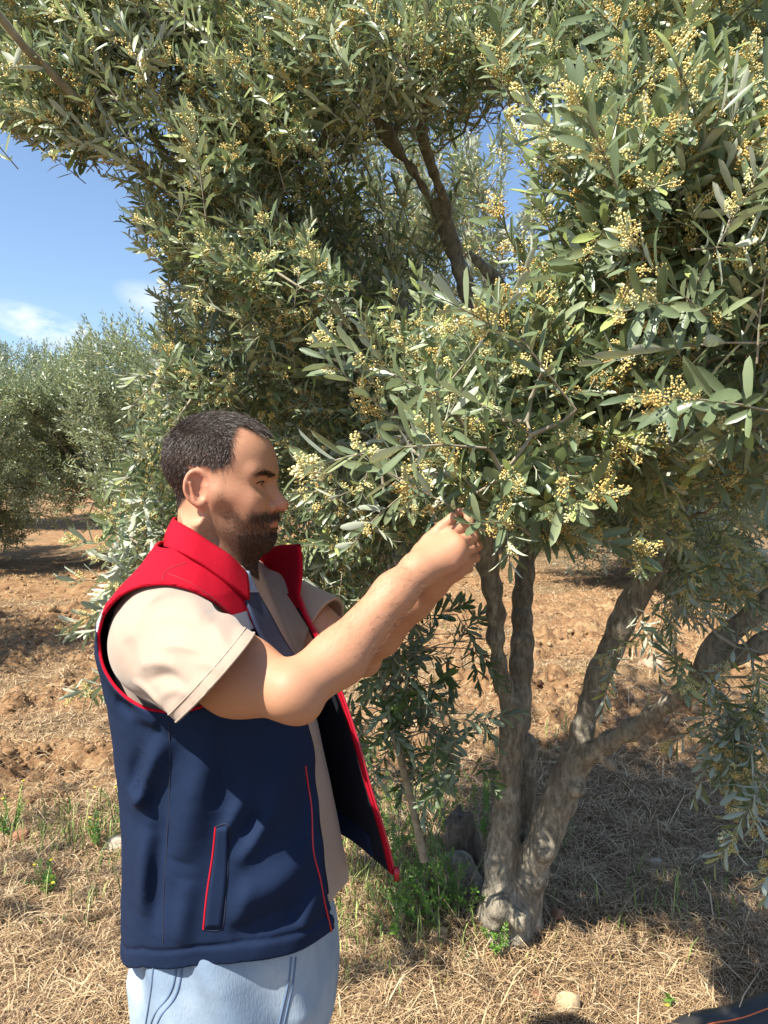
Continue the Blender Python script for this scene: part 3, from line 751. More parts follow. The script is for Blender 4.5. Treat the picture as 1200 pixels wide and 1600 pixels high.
def sprouts(name, label, centre, spread, nst, hgt, mat, seed, sc=0.6, cat='shrub'):
    r = np.random.default_rng(seed); root = empty(name, label, cat, loc=(0, 0, 0))
    pp, dd_, tb = [], [], []
    for k in range(nst):
        x = centre[0] + r.normal() * spread; y = centre[1] + r.normal() * spread; z = float(base_ground(x, y)[0]) - 0.01
        h = hgt * (0.4 + 0.7 * r.random()); ln = r.normal(size=2) * 0.25
        top = np.array([x + ln[0] * h, y + ln[1] * h, z + h])
        tb.append(tube(catmull([(x, y, z), ((x + top[0]) / 2 + .01, (y + top[1]) / 2, z + h * .5), top], 6), np.linspace(.003, .001, 6), 4))
        for s in range(2):
            pp.append(np.array([x, y, z]) + (top - [x, y, z]) * (0.35 + 0.4 * s)); dd_.append(norm(top - [x, y, z] + r.normal(size=3) * 0.3 * h))
    pp, dd_ = np.array(pp), np.array(dd_)
    (a1, a2, a3), (s1, s2), _ = place(T_suck, r.integers(0, 4, len(pp)), pp, dd_, sc * (0.8 + 0.4 * r.random(len(pp))), seed)
    v, q = merge(tb)
    mesh_obj('leaves', a1, a2, mat, root, attrs={'rnd': a3}); mesh_obj('stem', np.vstack([v, s1]), [q, s2 + len(v)], M_twig, root)
    return root
g0 = P(672, 1420, 2.62)
sprouts('sprout_clump', 'bright green leafy sprouts growing at the left foot of the olive trunk', (g0[0], g0[1]), 0.065, 42, 0.24, M_leaf_green, 8, 0.40, 'sprouts')
g1 = P(655, 1330, 2.9)
sprouts('sprout_clump', 'taller feathery green sprouts behind the thin sucker stem left of the trunk', (g1[0] - .02, g1[1] + .1), 0.12, 45, 0.34, M_leaf_green, 9, 0.34, 'sprouts')
g2 = P(800, 1455, 2.4)
sprouts('sprout_clump', 'tiny dark green sprig in the cleft at the trunk foot', (g2[0] - .02, g2[1] + .01), 0.015, 7, 0.14, M_leaf_green, 10, 0.26, 'sprouts')

# ------------------------------------------------------------------ background olive trees
def bg_tree_mesh(seed, H=3.4, W=1.9, nsh=3600, low=0.6):
    r = np.random.default_rng(seed)
    cl = []; 
    while len(cl) < 60:
        u = r.normal(size=3); u = u / np.linalg.norm(u) * (0.5 + 0.5 * r.random())
        z = low + (H - low) * (0.5 + 0.5 * u[2]); w = W * (0.72 + 0.28 * math.sin(math.pi * min(1, (z - low) / (H - low) + 0.1)))
        cl.append((u[0] * w, u[1] * w, z, 0.20 + 0.22 * r.random()))
    cl = np.array(cl); c = cl[r.integers(0, len(cl), nsh)]
    o = norm(r.normal(size=(nsh, 3))) * (r.random(nsh)[:, None] ** 0.5) * c[:, 3:] * 1.3
    p = c[:, :3] + o
    d = norm(norm(p - np.array([0, 0, H * .45])) * 0.8 + np.array([0, 0, .45]) + r.normal(size=p.shape) * .45)
    ls, ss, bs = place(T_bg, r.integers(0, 4, nsh), p - d * .15, d, 0.8 + .4 * r.random(nsh), seed)
    tb = []
    base = np.array([0, 0, -0.15]); fork = np.array([0.05, 0, 0.75])
    tb.append(tube(catmull([base, (0.04, .03, .3), fork], 8), np.linspace(.17, .11, 8) * (1 + .12 * r.normal(size=8)), 10))
    for k in range(26):
        q = cl[k, :3]; m_ = fork + (q - fork) * .5 + r.normal(size=3) * .12
        tb.append(tube(catmull([fork, m_, q], 9), np.linspace(.055, .008, 9), 6))
    return ls, ss, bs, merge(tb)
if 'bg' not in SKIP:
    protos = []
    BG = [ # x, y, rot, scale, proto, label
        (-6.4, 11.2, 0.3, 0.93, 0, 'leftmost dense olive tree at the photo edge, its crown hanging to the ground'),
        (-3.95, 11.6, 1.7, 1.0, 1, 'second olive tree from the left, thin trunk showing beneath its crown'),
        (-2.4, 10.0, 4.0, 1.0, 0, 'olive tree behind the head of the man, mostly hidden by nearer leaves'),
        (-0.2, 12.5, 2.2, 1.0, 1, 'olive tree straight beyond the main tree, hidden behind its crown'),
        (3.3, 9.4, 5.1, 0.95, 0, 'low olive tree beyond the right leaning trunk, its branches brushing the soil'),
        (5.6, 10.2, 3.3, 1.1, 1, 'rightmost olive tree at the photo edge behind the fork of the branch'),
        (1.4, 14.5, 0.9, 1.1, 0, 'distant olive tree seen through the gap between the trunks'),
        (-8.5, 17.5, 2.9, 1.2, 1, 'far olive tree in the second row at the left'),
        (-2.5, 20.0, 0.5, 1.2, 0, 'far olive tree in the second row behind the left pair'),
        (3.6, 19.0, 4.4, 1.25, 1, 'far olive tree in the second row at the right'),
        (-5.5, 5.4, 1.2, 0.95, 1, 'olive tree just past the left photo edge, its shade falling on the tilled soil'),
        (9.5, 17.0, 2.0, 1.3, 0, 'far olive tree in the second row beyond the right edge')]
    made = {}
    for (x, y, rz, sc, pr, lab) in BG:
        z = float(base_h(np.array([x]), np.array([y]))[0])
        if pr not in made:
            ls, ss, bs, (bv, bq) = bg_tree_mesh(200 + pr, 3.5 - 0.2 * pr, 1.95, low=(0.35, 0.7)[pr])
            root = empty('olive_tree', lab, 'olive tree', 'olive trees in the rows behind'); 
            k1 = mesh_obj('trunk', bv, bq, M_bark, root); k2 = mesh_obj('crown', ls[0], ls[1], M_leaf_far, root, attrs={'rnd': ls[2]})
            k3 = mesh_obj('twigs', ss[0], ss[1], M_twig, root); k3['kind'] = 'stuff'
            k4 = mesh_obj('blossom', bs[0], bs[1], M_bud, root, attrs={'rnd': bs[2]}); k4['kind'] = 'stuff'
            made[pr] = (root, [k1, k2, k3, k4])
        else:
            src, ks = made[pr]; root = src.copy(); C.objects.link(root); root['label'] = lab
            for k_ in ks: c_ = k_.copy(); C.objects.link(c_); c_.parent = root
        root.location = (x, y, z); root.rotation_euler = (0, 0, rz); root.scale = (sc,) * 3

# ------------------------------------------------------------------ stones, stump, pipe, flowers
def stone(px, py, D, size, label, seed, colr, cat='stone'):
    r = np.random.default_rng(seed); c = P(px, py, D); c[2] = float(ground_h(c[:1], c[1:2])[0]) + size[2] * .35
    s_ = np.array(size); M = rotz(r.random() * 6.28)
    pl = norm(r.normal(size=(9, 3))); off = .62 + .3 * r.random(9)
    def fn(p):
        q = ((p - c) @ M) / s_; d = np.linalg.norm(q, axis=1) - 1
        for n_, o_ in zip(pl, off): d = smax(d, q @ n_ - o_ * .85, .05)
        return (d + .06 * fbm(q, 2.2, 3, seed)) * s_.min()
    v, q = surface_nets(fn, c - s_.max() * 1.3, c + s_.max() * 1.3, s_.min() / 9, .03)
    t = NT('stone'); a = t.noise(30, 5, .65); t.set(Base_Color=t.ramp(a, [(.3, tuple(k * .55 for k in colr)), (.6, colr), (.8, tuple(min(.75, k * 1.25) for k in colr))]), Roughness=.9); t.bump(t.noise(120, 4), .5, .006)
    o = mesh_obj('stone', v, q, t.m); tag(o, label, cat); return o
tan, rdd, pale = (.52, .38, .22), (.33, .16, .085), (.55, .47, .36)
for row in [(888, 1578, 2.22, (.042, .035, .055), 'angular tan stone standing in the straw at the bottom, left of the pipe', 1, tan),
            (838, 1572, 2.25, (.030, .024, .020), 'small reddish stone left of the angular tan stone', 2, rdd),
            (905, 1555, 2.3, (.040, .03, .022), 'flat brown stone right behind the angular tan stone', 3, rdd),
            (690, 1468, 2.52, (.022, .018, .024), 'small orange tan stone in front of the green sprouts', 4, tan),
            (868, 1455, 2.62, (.045, .035, .028), 'round brown stone in shade right of the trunk foot', 5, rdd),
            (1022, 1335, 3.05, (.045, .03, .02), 'pale stone lying in the shaded straw right of the trunk', 6, pale),
            (1145, 1408, 2.78, (.04, .03, .022), 'pale stone near the right edge in the shaded straw', 7, pale),
            (1020, 1068, 5.9, (.14, .1, .11), 'large pale clod of stone on the red soil between the leaning trunk and its branch', 8, (.55, .36, .24)),
            (185, 1325, 3.15, (.06, .05, .035), 'pale grey stone beside the back of the vest', 9, pale),
            (30, 1310, 3.2, (.05, .045, .04), 'dark red soil lump among weeds at the left edge', 10, rdd),
            (625, 1583, 2.2, (.022, .018, .012), 'small tan pebble at the bottom beside the jeans', 13, tan)]:
    stone(*row, cat='clod' if 'clod' in row[4] or 'lump' in row[4] else 'stone')
# rough broken stump beside the trunk
sc = P(722, 1345, 2.85)
def stump(p):
    z0 = .02
    d = sd_cone(p, np.array([sc[0] + .02, sc[1], z0]), np.array([sc[0] - .01, sc[1], .30]), .085, .055)
    d = smin(d, sd_cone(p, np.array([sc[0], sc[1], .2]), np.array([sc[0] - .04, sc[1], .36]), .035, .015), .03)
    return smax(d, (p[:, 2] - .30 - .05 * vnoise(p, 24, 2)), .01) + .022 * fbm(p * np.array([1, 1, .5]), 22, 4, 12)
v, q = surface_nets(stump, sc * np.array([1, 1, 0]) + np.array([-.2, -.2, -.05]), sc * np.array([1, 1, 0]) + np.array([.2, .2, .45]), .005, .05)
t = NT('dead_wood'); a = t.noise(40, 5, .7, vec=t.coords((1, 1, .3))); t.set(Base_Color=t.ramp(a, [(.3, (.045, .032, .024)), (.6, (.15, .12, .09)), (.8, (.32, .29, .25))]), Roughness=.95); t.bump(a, .9, .02)
tag(mesh_obj('stump', v, q, t.m), 'dark broken stump between the green sprouts and the trunk', 'stump')
# black pipe with orange stripe
ax0, ax1, ax2 = P(850, 1700, 1.88), P(1050, 1633, 2.02), P(1200, 1586, 2.135)
pth = catmull([ax0, ax1, ax2, ax2 + (ax2 - ax1) * 5], 60); rr = .055
for k in range(len(pth)): pth[k, 2] = float(ground_h(pth[k:k + 1, 0], pth[k:k + 1, 1])[0]) + rr * .75
for _ in range(6): pth[1:-1] = (pth[:-2] + 2 * pth[1:-1] + pth[2:]) / 4
t = NT('black_polythene'); t.set(Base_Color=t.mix(t.noise(20, 4), (.012, .012, .013), (.045, .042, .038)), Roughness=.45); t.bump(t.noise(90, 3), .15, .003)
root = empty('irrigation_pipe', 'thick black pipe with a thin orange stripe at the bottom right corner', 'pipe')
v, q = tube(pth, rr, 28); mesh_obj('pipe_wall', v, q, t.m, root)
tg = norm(np.gradient(pth, axis=0)); sd_ = norm(np.cross(tg, [0, 0, 1.0])); nrm = np.cross(sd_, tg)
t = NT('orange_stripe'); t.set(Base_Color=(.72, .16, .05), Roughness=.5)
an = R(62); st_ = pth + (nrm * math.sin(an) + sd_ * math.cos(an)) * (rr + .0001)
v, q = tube(st_, .0022, 6); mesh_obj('stripe', v, q, t.m, root)
# weeds with tiny yellow flowers
t = NT('yellow_petal'); t.set(Base_Color=(.75, .60, .04), Roughness=.6); M_yel = t.m
def weed(px, py, D, h, nf, label, seed):
    r = np.random.default_rng(seed); c = P(px, py, D); z = float(ground_h(c[:1], c[1:2])[0]); base = np.array([c[0], c[1], z - .005]); st, pp, dd, fl = [], [], [], []
    root = empty('weed', label, 'weed', 'weeds dotted about the straw')
    for k in range(nf):
        tp = base + np.array([r.normal() * .05, r.normal() * .05, h * (.6 + .5 * r.random())])
        st.append(tube(catmull([base, (base + tp) / 2 + r.normal(size=3) * .008, tp], 6), np.linspace(.0018, .001, 6), 4))
        for s in (.15, .5): pp.append(base + (tp - base) * s); dd.append(norm(tp - base + r.normal(size=3) * .05))
        fl.append(merge([(tp + np.array([math.cos(b * 1.256), math.sin(b * 1.256), .2]) * .004 + OCT_V * np.array([.0045, .0045, .002]), OCT_F) for b in range(5)]))
    pp, dd = np.array(pp), np.array(dd); (a1, a2, a3), (s1, s2), _ = place(T_suck, r.integers(0, 4, len(pp)), pp, dd, .3 + .15 * r.random(len(pp)), seed)
    mesh_obj('leaves', a1, a2, M_leaf_green, root, attrs={'rnd': a3}); v, q = merge(st); mesh_obj('stem', v, q, M_leaf_green, root, attrs={'rnd': np.full(len(v), .5)})
    for v, q in fl: mesh_obj('flower', v, q, M_yel, root)
weed(20, 1290, 3.25, .24, 5, 'leafy weed with yellow flecks at the left edge below the red clods', 1)
weed(155, 1330, 3.15, .14, 3, 'small yellow flowered weed in the straw left of the pale grey stone', 2)
weed(190, 1250, 3.45, .14, 4, 'low green weed right against the back of the vest', 3)
weed(70, 1390, 2.85, .10, 4, 'low green weed tuft in the straw at lower left', 4)
weed(1050, 1552, 2.28, .03, 1, 'tiny yellow weed flower just above the black pipe', 5)
weed(715, 1535, 2.35, .04, 1, 'tiny yellow weed flower in the straw below the sprouts', 6)
weed(758, 1300, 3.2, .34, 3, 'tall thin weed standing behind the trunk foot with pale leaves', 7)

# ------------------------------------------------------------------ the man
MAN0 = np.array([-0.24, 1.22, 0.0])
man = empty('person', 'bearded man in navy and red vest, beige shirt and pale jeans reaching for olive blossom', 'person', loc=tuple(MAN0))
man['category'] = 'person'
man_inv = Matrix.Translation(-man.location)
def kid(o, parent=None):
    o.parent = parent or man
    if parent is None: o.matrix_parent_inverse = man_inv
    return o
# head frame
HC = P(345, 720, 1.22)
def roty(a): c, s = math.cos(a), math.sin(a); return np.array([[c, 0, s], [0, 1, 0], [-s, 0, c]])
HM = rotz(R(-7)) @ roty(R(3))
def h2w(q): return np.asarray(q) @ HM.T + HC
def w2h(p): return (p - HC) @ HM
E = 0.002
def head_sdf(q, hair=False):
    """q in head space, x forward, y left, z up"""
    s = q.copy(); s[:, 1] = np.abs(s[:, 1]); A = np.array
    d = sd_ell(s, A([-.006, 0, .000]), (.088, .0755, .074))
    d = smin(d, sd_ell(s, A([.024, 0, -.004]), (.063, .062, .062)), .03)
    d = smin(d, sd_ell(s, A([.034, 0, -.055]), (.052, .057, .070)), .03)
    d = smin(d, sd_cone(s, A([.000, .047, -.085]), A([.060, .020, -.122]), .021, .020), .035)   # jaw
    d = smin(d, sd_ell(s, A([.048, 0, -.095]), (.044, .040, .046)), .03)
    d = smin(d, sd_ell(s, A([.073, 0, -.123]), (.019, .022, .019)), .018)                        # chin
    d = smin(d, sd_cone(s, A([.060, .041, -.060]), A([.022, .061, -.052]), .016, .013), .03)      # cheekbone
    d = smin(d, sd_cone(s, A([.0805, .010, -.018]), A([.066, .045, -.016]), .0085, .008), .018)   # brow
    d = smax(d, -sd_ell(s, A([.096, .034, -.034]), (.022, .020, .014)), .016)                    # orbit
    ev = sd_sphere(s, A([.0655, .0325, -.0305]), .0140)
    d = smin(d, ev, .004)
    # lids: upper lid fold and slit
    d = smax(d, -sd_cone(s, A([.0800, .021, -.0325]), A([.0705, .0445, -.0320]), .0027, .0022), .002)
    d = smin(d, sd_cone(s, A([.0800, .021, -.0255]), A([.0710, .045, -.0265]), .0036, .0036), .006)
    d = smin(d, sd_cone(s, A([.0775, .022, -.0410]), A([.0690, .042, -.0400]), .0034, .0034), .008)
    # nose
    d = smin(d, sd_cone(s, A([.0805, 0, -.030]), A([.1035, 0, -.0625]), .0070, .0100), .012)
    d = smin(d, sd_sphere(s, A([.1055, 0, -.0668]), .0105), .006)
    d = smin(d, sd_ell(s, A([.0900, .0135, -.0700]), (.0115, .0075, .0085)), .0035)
    d = smax(d, -sd_ell(s, A([.0955, .0075, -.0785]), (.0060, .0036, .0046)), .002)
    d = smin(d, sd_cone(s, A([.088, 0, -.076]), A([.088, 0, -.088]), .006, .007), .010)
    # mouth
    d = smin(d, sd_ell(s, A([.080, 0, -.096]), (.0155, .026, .021)), .012)
    d = smin(d, sd_cone(s, A([.0915, 0, -.0925]), A([.0800, .0240, -.0955]), .0043, .0022), .005)
    d = smin(d, sd_cone(s, A([.0905, 0, -.1010]), A([.0800, .0210, -.0985]), .0050, .0022), .005)
    d = smax(d, -sd_cone(s, A([.0965, 0, -.0966]), A([.0825, .0255, -.0972]), .0011, .0010), .0025)
    d = smax(d, -sd_ell(s, A([.094, 0, -.1105]), (.0070, .016, .0048)), .008)
    d = smin(d, sd_ell(s, A([.060, .034, -.078]), (.022, .018, .026)), .022)                      # cheek flesh
    # ears
    for sg in (1,):
        ec = A([-.010, .0765, -.045]); th = R(24)
        Mx = rotz(-th) @ roty(R(-8))
        e = (s - ec) @ Mx
        k = np.linalg.norm(e * A([1 / .0195, 0, 1 / .0300]), axis=1) * (1 + 0.18 * np.clip(-e[:, 2] / .03, 0, 1))
        rad = k * 0.024
        disc = np.maximum(np.abs(e[:, 1] - .001 + 0.004 * (1 - k)) - .0022, rad - .0235)
        rim = np.sqrt((rad - .0215) ** 2 + (e[:, 1] - .002) ** 2) - .0036
        lobe = sd_ell(e, A([.004, .001, -.0245]), (.0085, .0042, .0095))
        ear = smin(smin(disc, rim, .003), lobe, .006)
        anti = sd_cone(e, A([-.009, .003, .010]), A([-.004, .003, -.014]), .0028, .0030)
        tragus = sd_cone(e, A([.0155, .003, .002]), A([.0150, .003, -.010]), .0040, .0038)
        ear = smin(ear, anti, .004); ear = smin(ear, tragus, .004)
        ear = smax(ear, -sd_ell(e, A([.004, .0085, -.004]), (.0100, .0085, .0125)), .003)
        ear = smax(ear, -sd_cone(e, A([-.002, .0065, .013]), A([.009, .0065, .014]), .0042, .0036), .003)
        d = smin(d, ear, .005)
    return d
def neck_sdf(p):
    a, b = h2w([[-.014, 0, -.075]])[0], np.array([-0.284, 1.225, 1.39])
    d = sd_cone(p, a, b, .051, .057)
    return smin(d, sd_cone(p, h2w([[.03, 0, -.12]])[0], np.array([-.262, 1.222, 1.40]), .036, .047), .03)

# arms and hands, joints as pixel + depth, so every joint is a real 3-D point
SH_R, SH_L = np.array([-.305, 1.035, 1.370]), np.array([-.285, 1.405, 1.385])
EL_R, WR_R = P(454, 1082, .925), P(652, 893, 1.05)
EL_L, WR_L = P(560, 1022, 1.285), P(672, 915, 1.165)
def hand_joints(off):
    f = lambda rows: np.array([P(a + off[0], b + off[1], c + off[2]) for a, b, c in rows])
    return {'thumb': (f([(657, 868, 1.082), (669, 846, 1.088), (690, 825, 1.092), (708, 808, 1.095)]), [.0120, .0108, .0094, .0074]),
            'index': (f([(662, 872, 1.075), (702, 836, 1.085), (731, 818, 1.107), (733, 803, 1.122), (717, 799, 1.118)]), [.0125, .0094, .0081, .0072, .0063]),
            'middle': (f([(662, 880, 1.065), (711, 849, 1.070), (737, 839, 1.100), (732, 822, 1.125), (718, 813, 1.128)]), [.0125, .0098, .0083, .0074, .0065]),
            'ring': (f([(662, 888, 1.060), (712, 866, 1.062), (734, 857, 1.092), (728, 846, 1.118), (716, 838, 1.120)]), [.0125, .0096, .0079, .0070, .0063]),
            'pinky': (f([(663, 893, 1.057), (706, 882, 1.058), (724, 874, 1.082), (719, 864, 1.103), (710, 858, 1.106)]), [.0115, .0088, .0071, .0064, .0056])}
HAND_R = hand_joints((0, 0, 0)); HAND_L = hand_joints((8, 14, .085))
def arm_sdf(p, sh, el, wr, hand, side):
    if side > 0: fl = P(530, 1027, .972)
    else: fl = el * .68 + wr * .32
    mid_u = sh * .4 + el * .6 + np.array([0, 0, -.004 if side > 0 else 0])
    d = chain(p, [sh, mid_u + np.array([0, 0, -.004]), el], [.052, .0485, .0350], .03)
    d = smin(d, chain(p, [el, fl, wr * .8 + el * .2, wr], [.0350, .0345, .0265, .0238], .02), .012)
    d = smin(d, sd_sphere(p, el + np.array([.016, -.002 * side, -.016]), .0195), .018)
    cen = np.mean([hand[k][0][1] for k in ('index', 'pinky')], axis=0)
    far = np.linalg.norm(p - cen, axis=1) > 0.14
    h = np.full(len(p), 9.0); q = p[~far]
    if len(q):
        pj = [hand[k][0] for k in ('index', 'middle', 'ring', 'pinky')]
        a = None
        for j in pj:                                       # palm: metacarpal rays melted together
            w = wr * .75 + j[0] * .25
            e = chain(q, [w, j[0], j[1]], [.0175, .0145, .0108], .01); a = e if a is None else smin(a, e, .016)
        a = smin(a, sd_cone(q, wr, (pj[1][1] + pj[2][1]) / 2, .0230, .015), .015)
        pads = (pj[0][1] + pj[2][1] + 2 * wr) / 4 + np.array([.004, .016, -.004])
        a = smin(a, sd_sphere(q, pads, .018), .02)
        t_, tr = hand['thumb']; b = chain(q, t_[:2], tr[:2], .01); a = smin(a, b, .018); a = smin(a, chain(q, t_[1:], tr[1:], .003), .004)
        for k in ('index', 'middle', 'ring', 'pinky'):
            j, r_ = hand[k]; a_f = chain(q, j[1:], r_[1:], .003)
            for jj, rr in zip(j[1:4], r_[1:4]): a_f = smin(a_f, sd_sphere(q, jj, rr * 1.06), .002)
            a = smin(a, a_f, .0022)
        h[~far] = a
    else: pass
    dm = np.linalg.norm(p - cen, axis=1) - .11
    h = np.where(far, np.maximum(dm, .02), h)
    return smin(d, h, .008)
# torso profile tables (z, back x, front x, half width)
TZ = np.array([.84, .93, 1.00, 1.09, 1.18, 1.25, 1.33, 1.37, 1.40, 1.43, 1.46, 1.50, 1.56])
TB = np.array([-.410, -.408, -.405, -.407, -.414, -.422, -.436, -.434, -.420, -.395, -.362, -.340, -.34])
TF = np.array([-.070, -.060, -.074, -.090, -.110, -.132, -.163, -.180, -.194, -.208, -.225, -.250, -.26])
TW = np.array([.188, .192, .192, .190, .192, .196, .203, .205, .205, .19, .16, .12, .09])
def torso_sdf(p, grow=0.0, k=.05):
    z = p[:, 2]; xb = np.interp(z, TZ, TB); xf = np.interp(z, TZ, TF); w = np.interp(z, TZ, TW) + grow
    cx = (xb + xf) / 2; a = (xf - xb) / 2 + grow; dx = (p[:, 0] - cx); dy = p[:, 1] - 1.222
    n_ = (np.abs(dx / a) ** 2.3 + np.abs(dy / w) ** 2.3) ** (1 / 2.3)
    r_ = np.sqrt(dx * dx + dy * dy) + 1e-6
    d = (1 - 1 / np.maximum(n_, 1e-3)) * r_
    d = np.where(n_ < 0.02, -np.minimum(a, w), d)
    d = np.maximum(d, z - 1.52)
    for sh in (SH_R, SH_L):
        d = smin(d, sd_cone(p, np.array([-.300, 1.222, 1.405]), sh + np.array([-.004, .0, -.006]), .062 + grow, .060 + grow), k)
    return d

def body_sdf(p):
    d = np.full(len(p), 9.0)
    q = w2h(p); k = np.linalg.norm(q - np.array([0, 0, -.04]), axis=1) < .26
    if k.any(): d[k] = head_sdf(q[k])
    d[~k] = np.linalg.norm(q[~k], axis=1) - .16
    d = smin(d, neck_sdf(p), .022)
    d = smin(d, arm_sdf(p, SH_R, EL_R, WR_R, HAND_R, 1), .03)
    d = np.minimum(d, arm_sdf(p, SH_L, EL_L, WR_L, HAND_L, -1))
    ts = np.maximum(torso_sdf(p, -.022), .97 - p[:, 2])
    return smin(d, ts, .03)

def mat_skin():
    t = NT('skin'); be, li, ha, rd = t.attr('beard'), t.attr('lip'), t.attr('scalp'), t.attr('red')
    n = t.noise(28, 4, .6); f = t.noise(240, 3, .6)
    col = t.mix(n, (0.42, 0.205, 0.115), (0.51, 0.265, 0.155))
    col = t.mix(t.math('MULTIPLY', f, .22), col, (0.36, 0.15, 0.08))
    col = t.mix(t.math('MULTIPLY', rd, .55), col, (0.62, 0.22, 0.15))
    col = t.mix(t.math('MULTIPLY', be, .60), col, (0.085, 0.045, 0.030))
    col = t.mix(t.math('MULTIPLY', ha, .9), col, (0.035, 0.024, 0.020))
    col = t.mix(t.math('MULTIPLY', li, .8), col, (0.42, 0.16, 0.13))
    col = t.mix(t.math('MULTIPLY', t.noise(11, 4, .6), .35), col, (.44, .20, .11))
    t.set(Base_Color=col, Roughness=.58); b = t.b
    b.inputs['Subsurface Weight'].default_value = .12; b.inputs['Subsurface Radius'].default_value = (1, .35, .18); b.inputs['Subsurface Scale'].default_value = .006
    b.inputs['Specular IOR Level'].default_value = .4
    t.bump(t.math('ADD', f, t.math('MULTIPLY', t.noise(700, 2), .5)), .20, .0015)
    return t.m
M_skin = mat_skin()

def curves_obj(name, pts, rad, mat, parent):
    """pts (n,k,3): tapered strands as crossed thin strips -> one mesh"""
    n, k = pts.shape[:2]
    tg = norm(np.gradient(pts, axis=1)); view = norm(rng.normal(size=(n, 1, 3)))
    sdv = norm(np.cross(tg, view)); w = rad * np.linspace(1, .25, k)[None, :, None]
    v = np.stack([pts - sdv * w, pts + sdv * w], 2).reshape(-1, 3)
    i = np.arange(n)[:, None] * 2 * k; j = np.arange(k - 1)[None] * 2
    q = np.stack([i + j, i + j + 1, i + j + 3, i + j + 2], -1).reshape(-1, 4)
    return kid(mesh_obj(name, v, q, mat, attrs={'rnd': np.repeat(rng.random(n), 2 * k)}), parent)

bv, bq = surface_nets(body_sdf, (-.53, .80, .93), (.19, 1.62, 1.76), E, .016)
bv = relax(bv, bq, 1, .4)
q = w2h(bv); ay = np.abs(q[:, 1])
def sstep(x, a, b): t_ = np.clip((x - a) / (b - a), 0, 1); return t_ * t_ * (3 - 2 * t_)
nz = fbm(bv, 45, 3, 9)
# hairline: height above a line that drops from the temple to the sideburn and nape
headm = (np.linalg.norm(q - np.array([0, 0, -.03]), axis=1) < .2)
temple = .018 - .055 * sstep(ay, .03, .068)
front_edge = np.where(q[:, 2] > .035, .070 - .10 * np.clip((q[:, 2] - .035) / .05, 0, 1) * 0, .042 + .0 * q[:, 2])
front_edge = np.interp(q[:, 2], [-.06, -.045, -.02, -.012, -.004, .007, .024, .045, .058, .066, .075, .09], [.000, .004, .008, .022, .040, .047, .045, .038, .034, .040, .055, .06])
front_edge = front_edge + .036 * np.exp(-(ay / .036) ** 4) * sstep(q[:, 2], .030, .048)
behind_ear = np.interp(q[:, 0], [-.10, -.055, -.03, -.012, .012], [-.082, -.078, -.055, -.018, -.040])
scalp = sstep(front_edge + .008 * nz - q[:, 0], -.005, .013) * sstep(q[:, 2] - behind_ear + .006 * nz, -.008, .010) * headm
ear_zone = (np.abs(q[:, 0] + .012) < .024) & (np.abs(q[:, 2] + .045) < .036) & (ay > .0725)
scalp *= ~ear_zone
# beard: along the jaw, chin, moustache, up the sideburn
cheek = np.interp(q[:, 0], [.0, .012, .022, .030, .042, .060, .075, .09, .11], [-.018, -.022, -.036, -.050, -.068, -.085, -.0795, -.0780, -.0780])
lower_b = np.interp(q[:, 0], [-.01, .01, .03, .05, .08], [-.095, -.120, -.160, -.188, -.195])
beard = sstep(cheek - q[:, 2] + .005 * nz, -.010, .012) * sstep(q[:, 0] + .004 * nz, -.002, .014) * sstep(q[:, 2] - lower_b, -.012, .012) * headm
lipm = ((np.abs(q[:, 2] + .0968) < .0085 * np.sqrt(np.clip(1 - (ay / .0245) ** 2, 0, 1)) + 0) & (q[:, 0] > .072)).astype(float) * headm
gap_ = sstep(np.abs(q[:, 2] + .0845), .0, .0) 
soul = np.exp(-((q[:, 2] + .1105) / .0035) ** 2) * (q[:, 0] > .07) * sstep(ay, .004, .012) * sstep(.022 - ay, 0, .006)
side_b = .62 * sstep(q[:, 0], .008, .014) * sstep(.034 + .003 * nz - q[:, 0], -.006, .008) * sstep(-.010 - q[:, 2], -.004, .01) * sstep(q[:, 2] + .12, 0, .02) * (ay > .04) * headm
beard = np.maximum(beard, side_b)
beard = beard * (1 - lipm) * (1 - .45 * soul); beard *= ~ear_zone
beard = np.maximum(beard, 0.0)
dens = beard * np.clip(.42 + .58 * sstep(q[:, 0] - .35 * (q[:, 2] + .09), .005, .060), 0, 1)
red = np.clip(np.exp(-(np.linalg.norm(q - np.array([.10, 0, -.068]), axis=1) / .016) ** 2) + ear_zone * .55 + .35 * np.exp(-((q[:, 0] - .06) / .02) ** 2 - ((q[:, 2] + .062) / .015) ** 2), 0, 1) * headm
for H_ in (HAND_R, HAND_L):
    for k in H_:
        for jj in H_[k][0][1:]: red = np.maximum(red, .45 * np.exp(-(np.linalg.norm(bv - jj, axis=1) / .016) ** 2))
body = kid(mesh_obj('body', bv, bq, M_skin, attrs={'beard': dens, 'lip': lipm, 'scalp': scalp, 'red': red}))
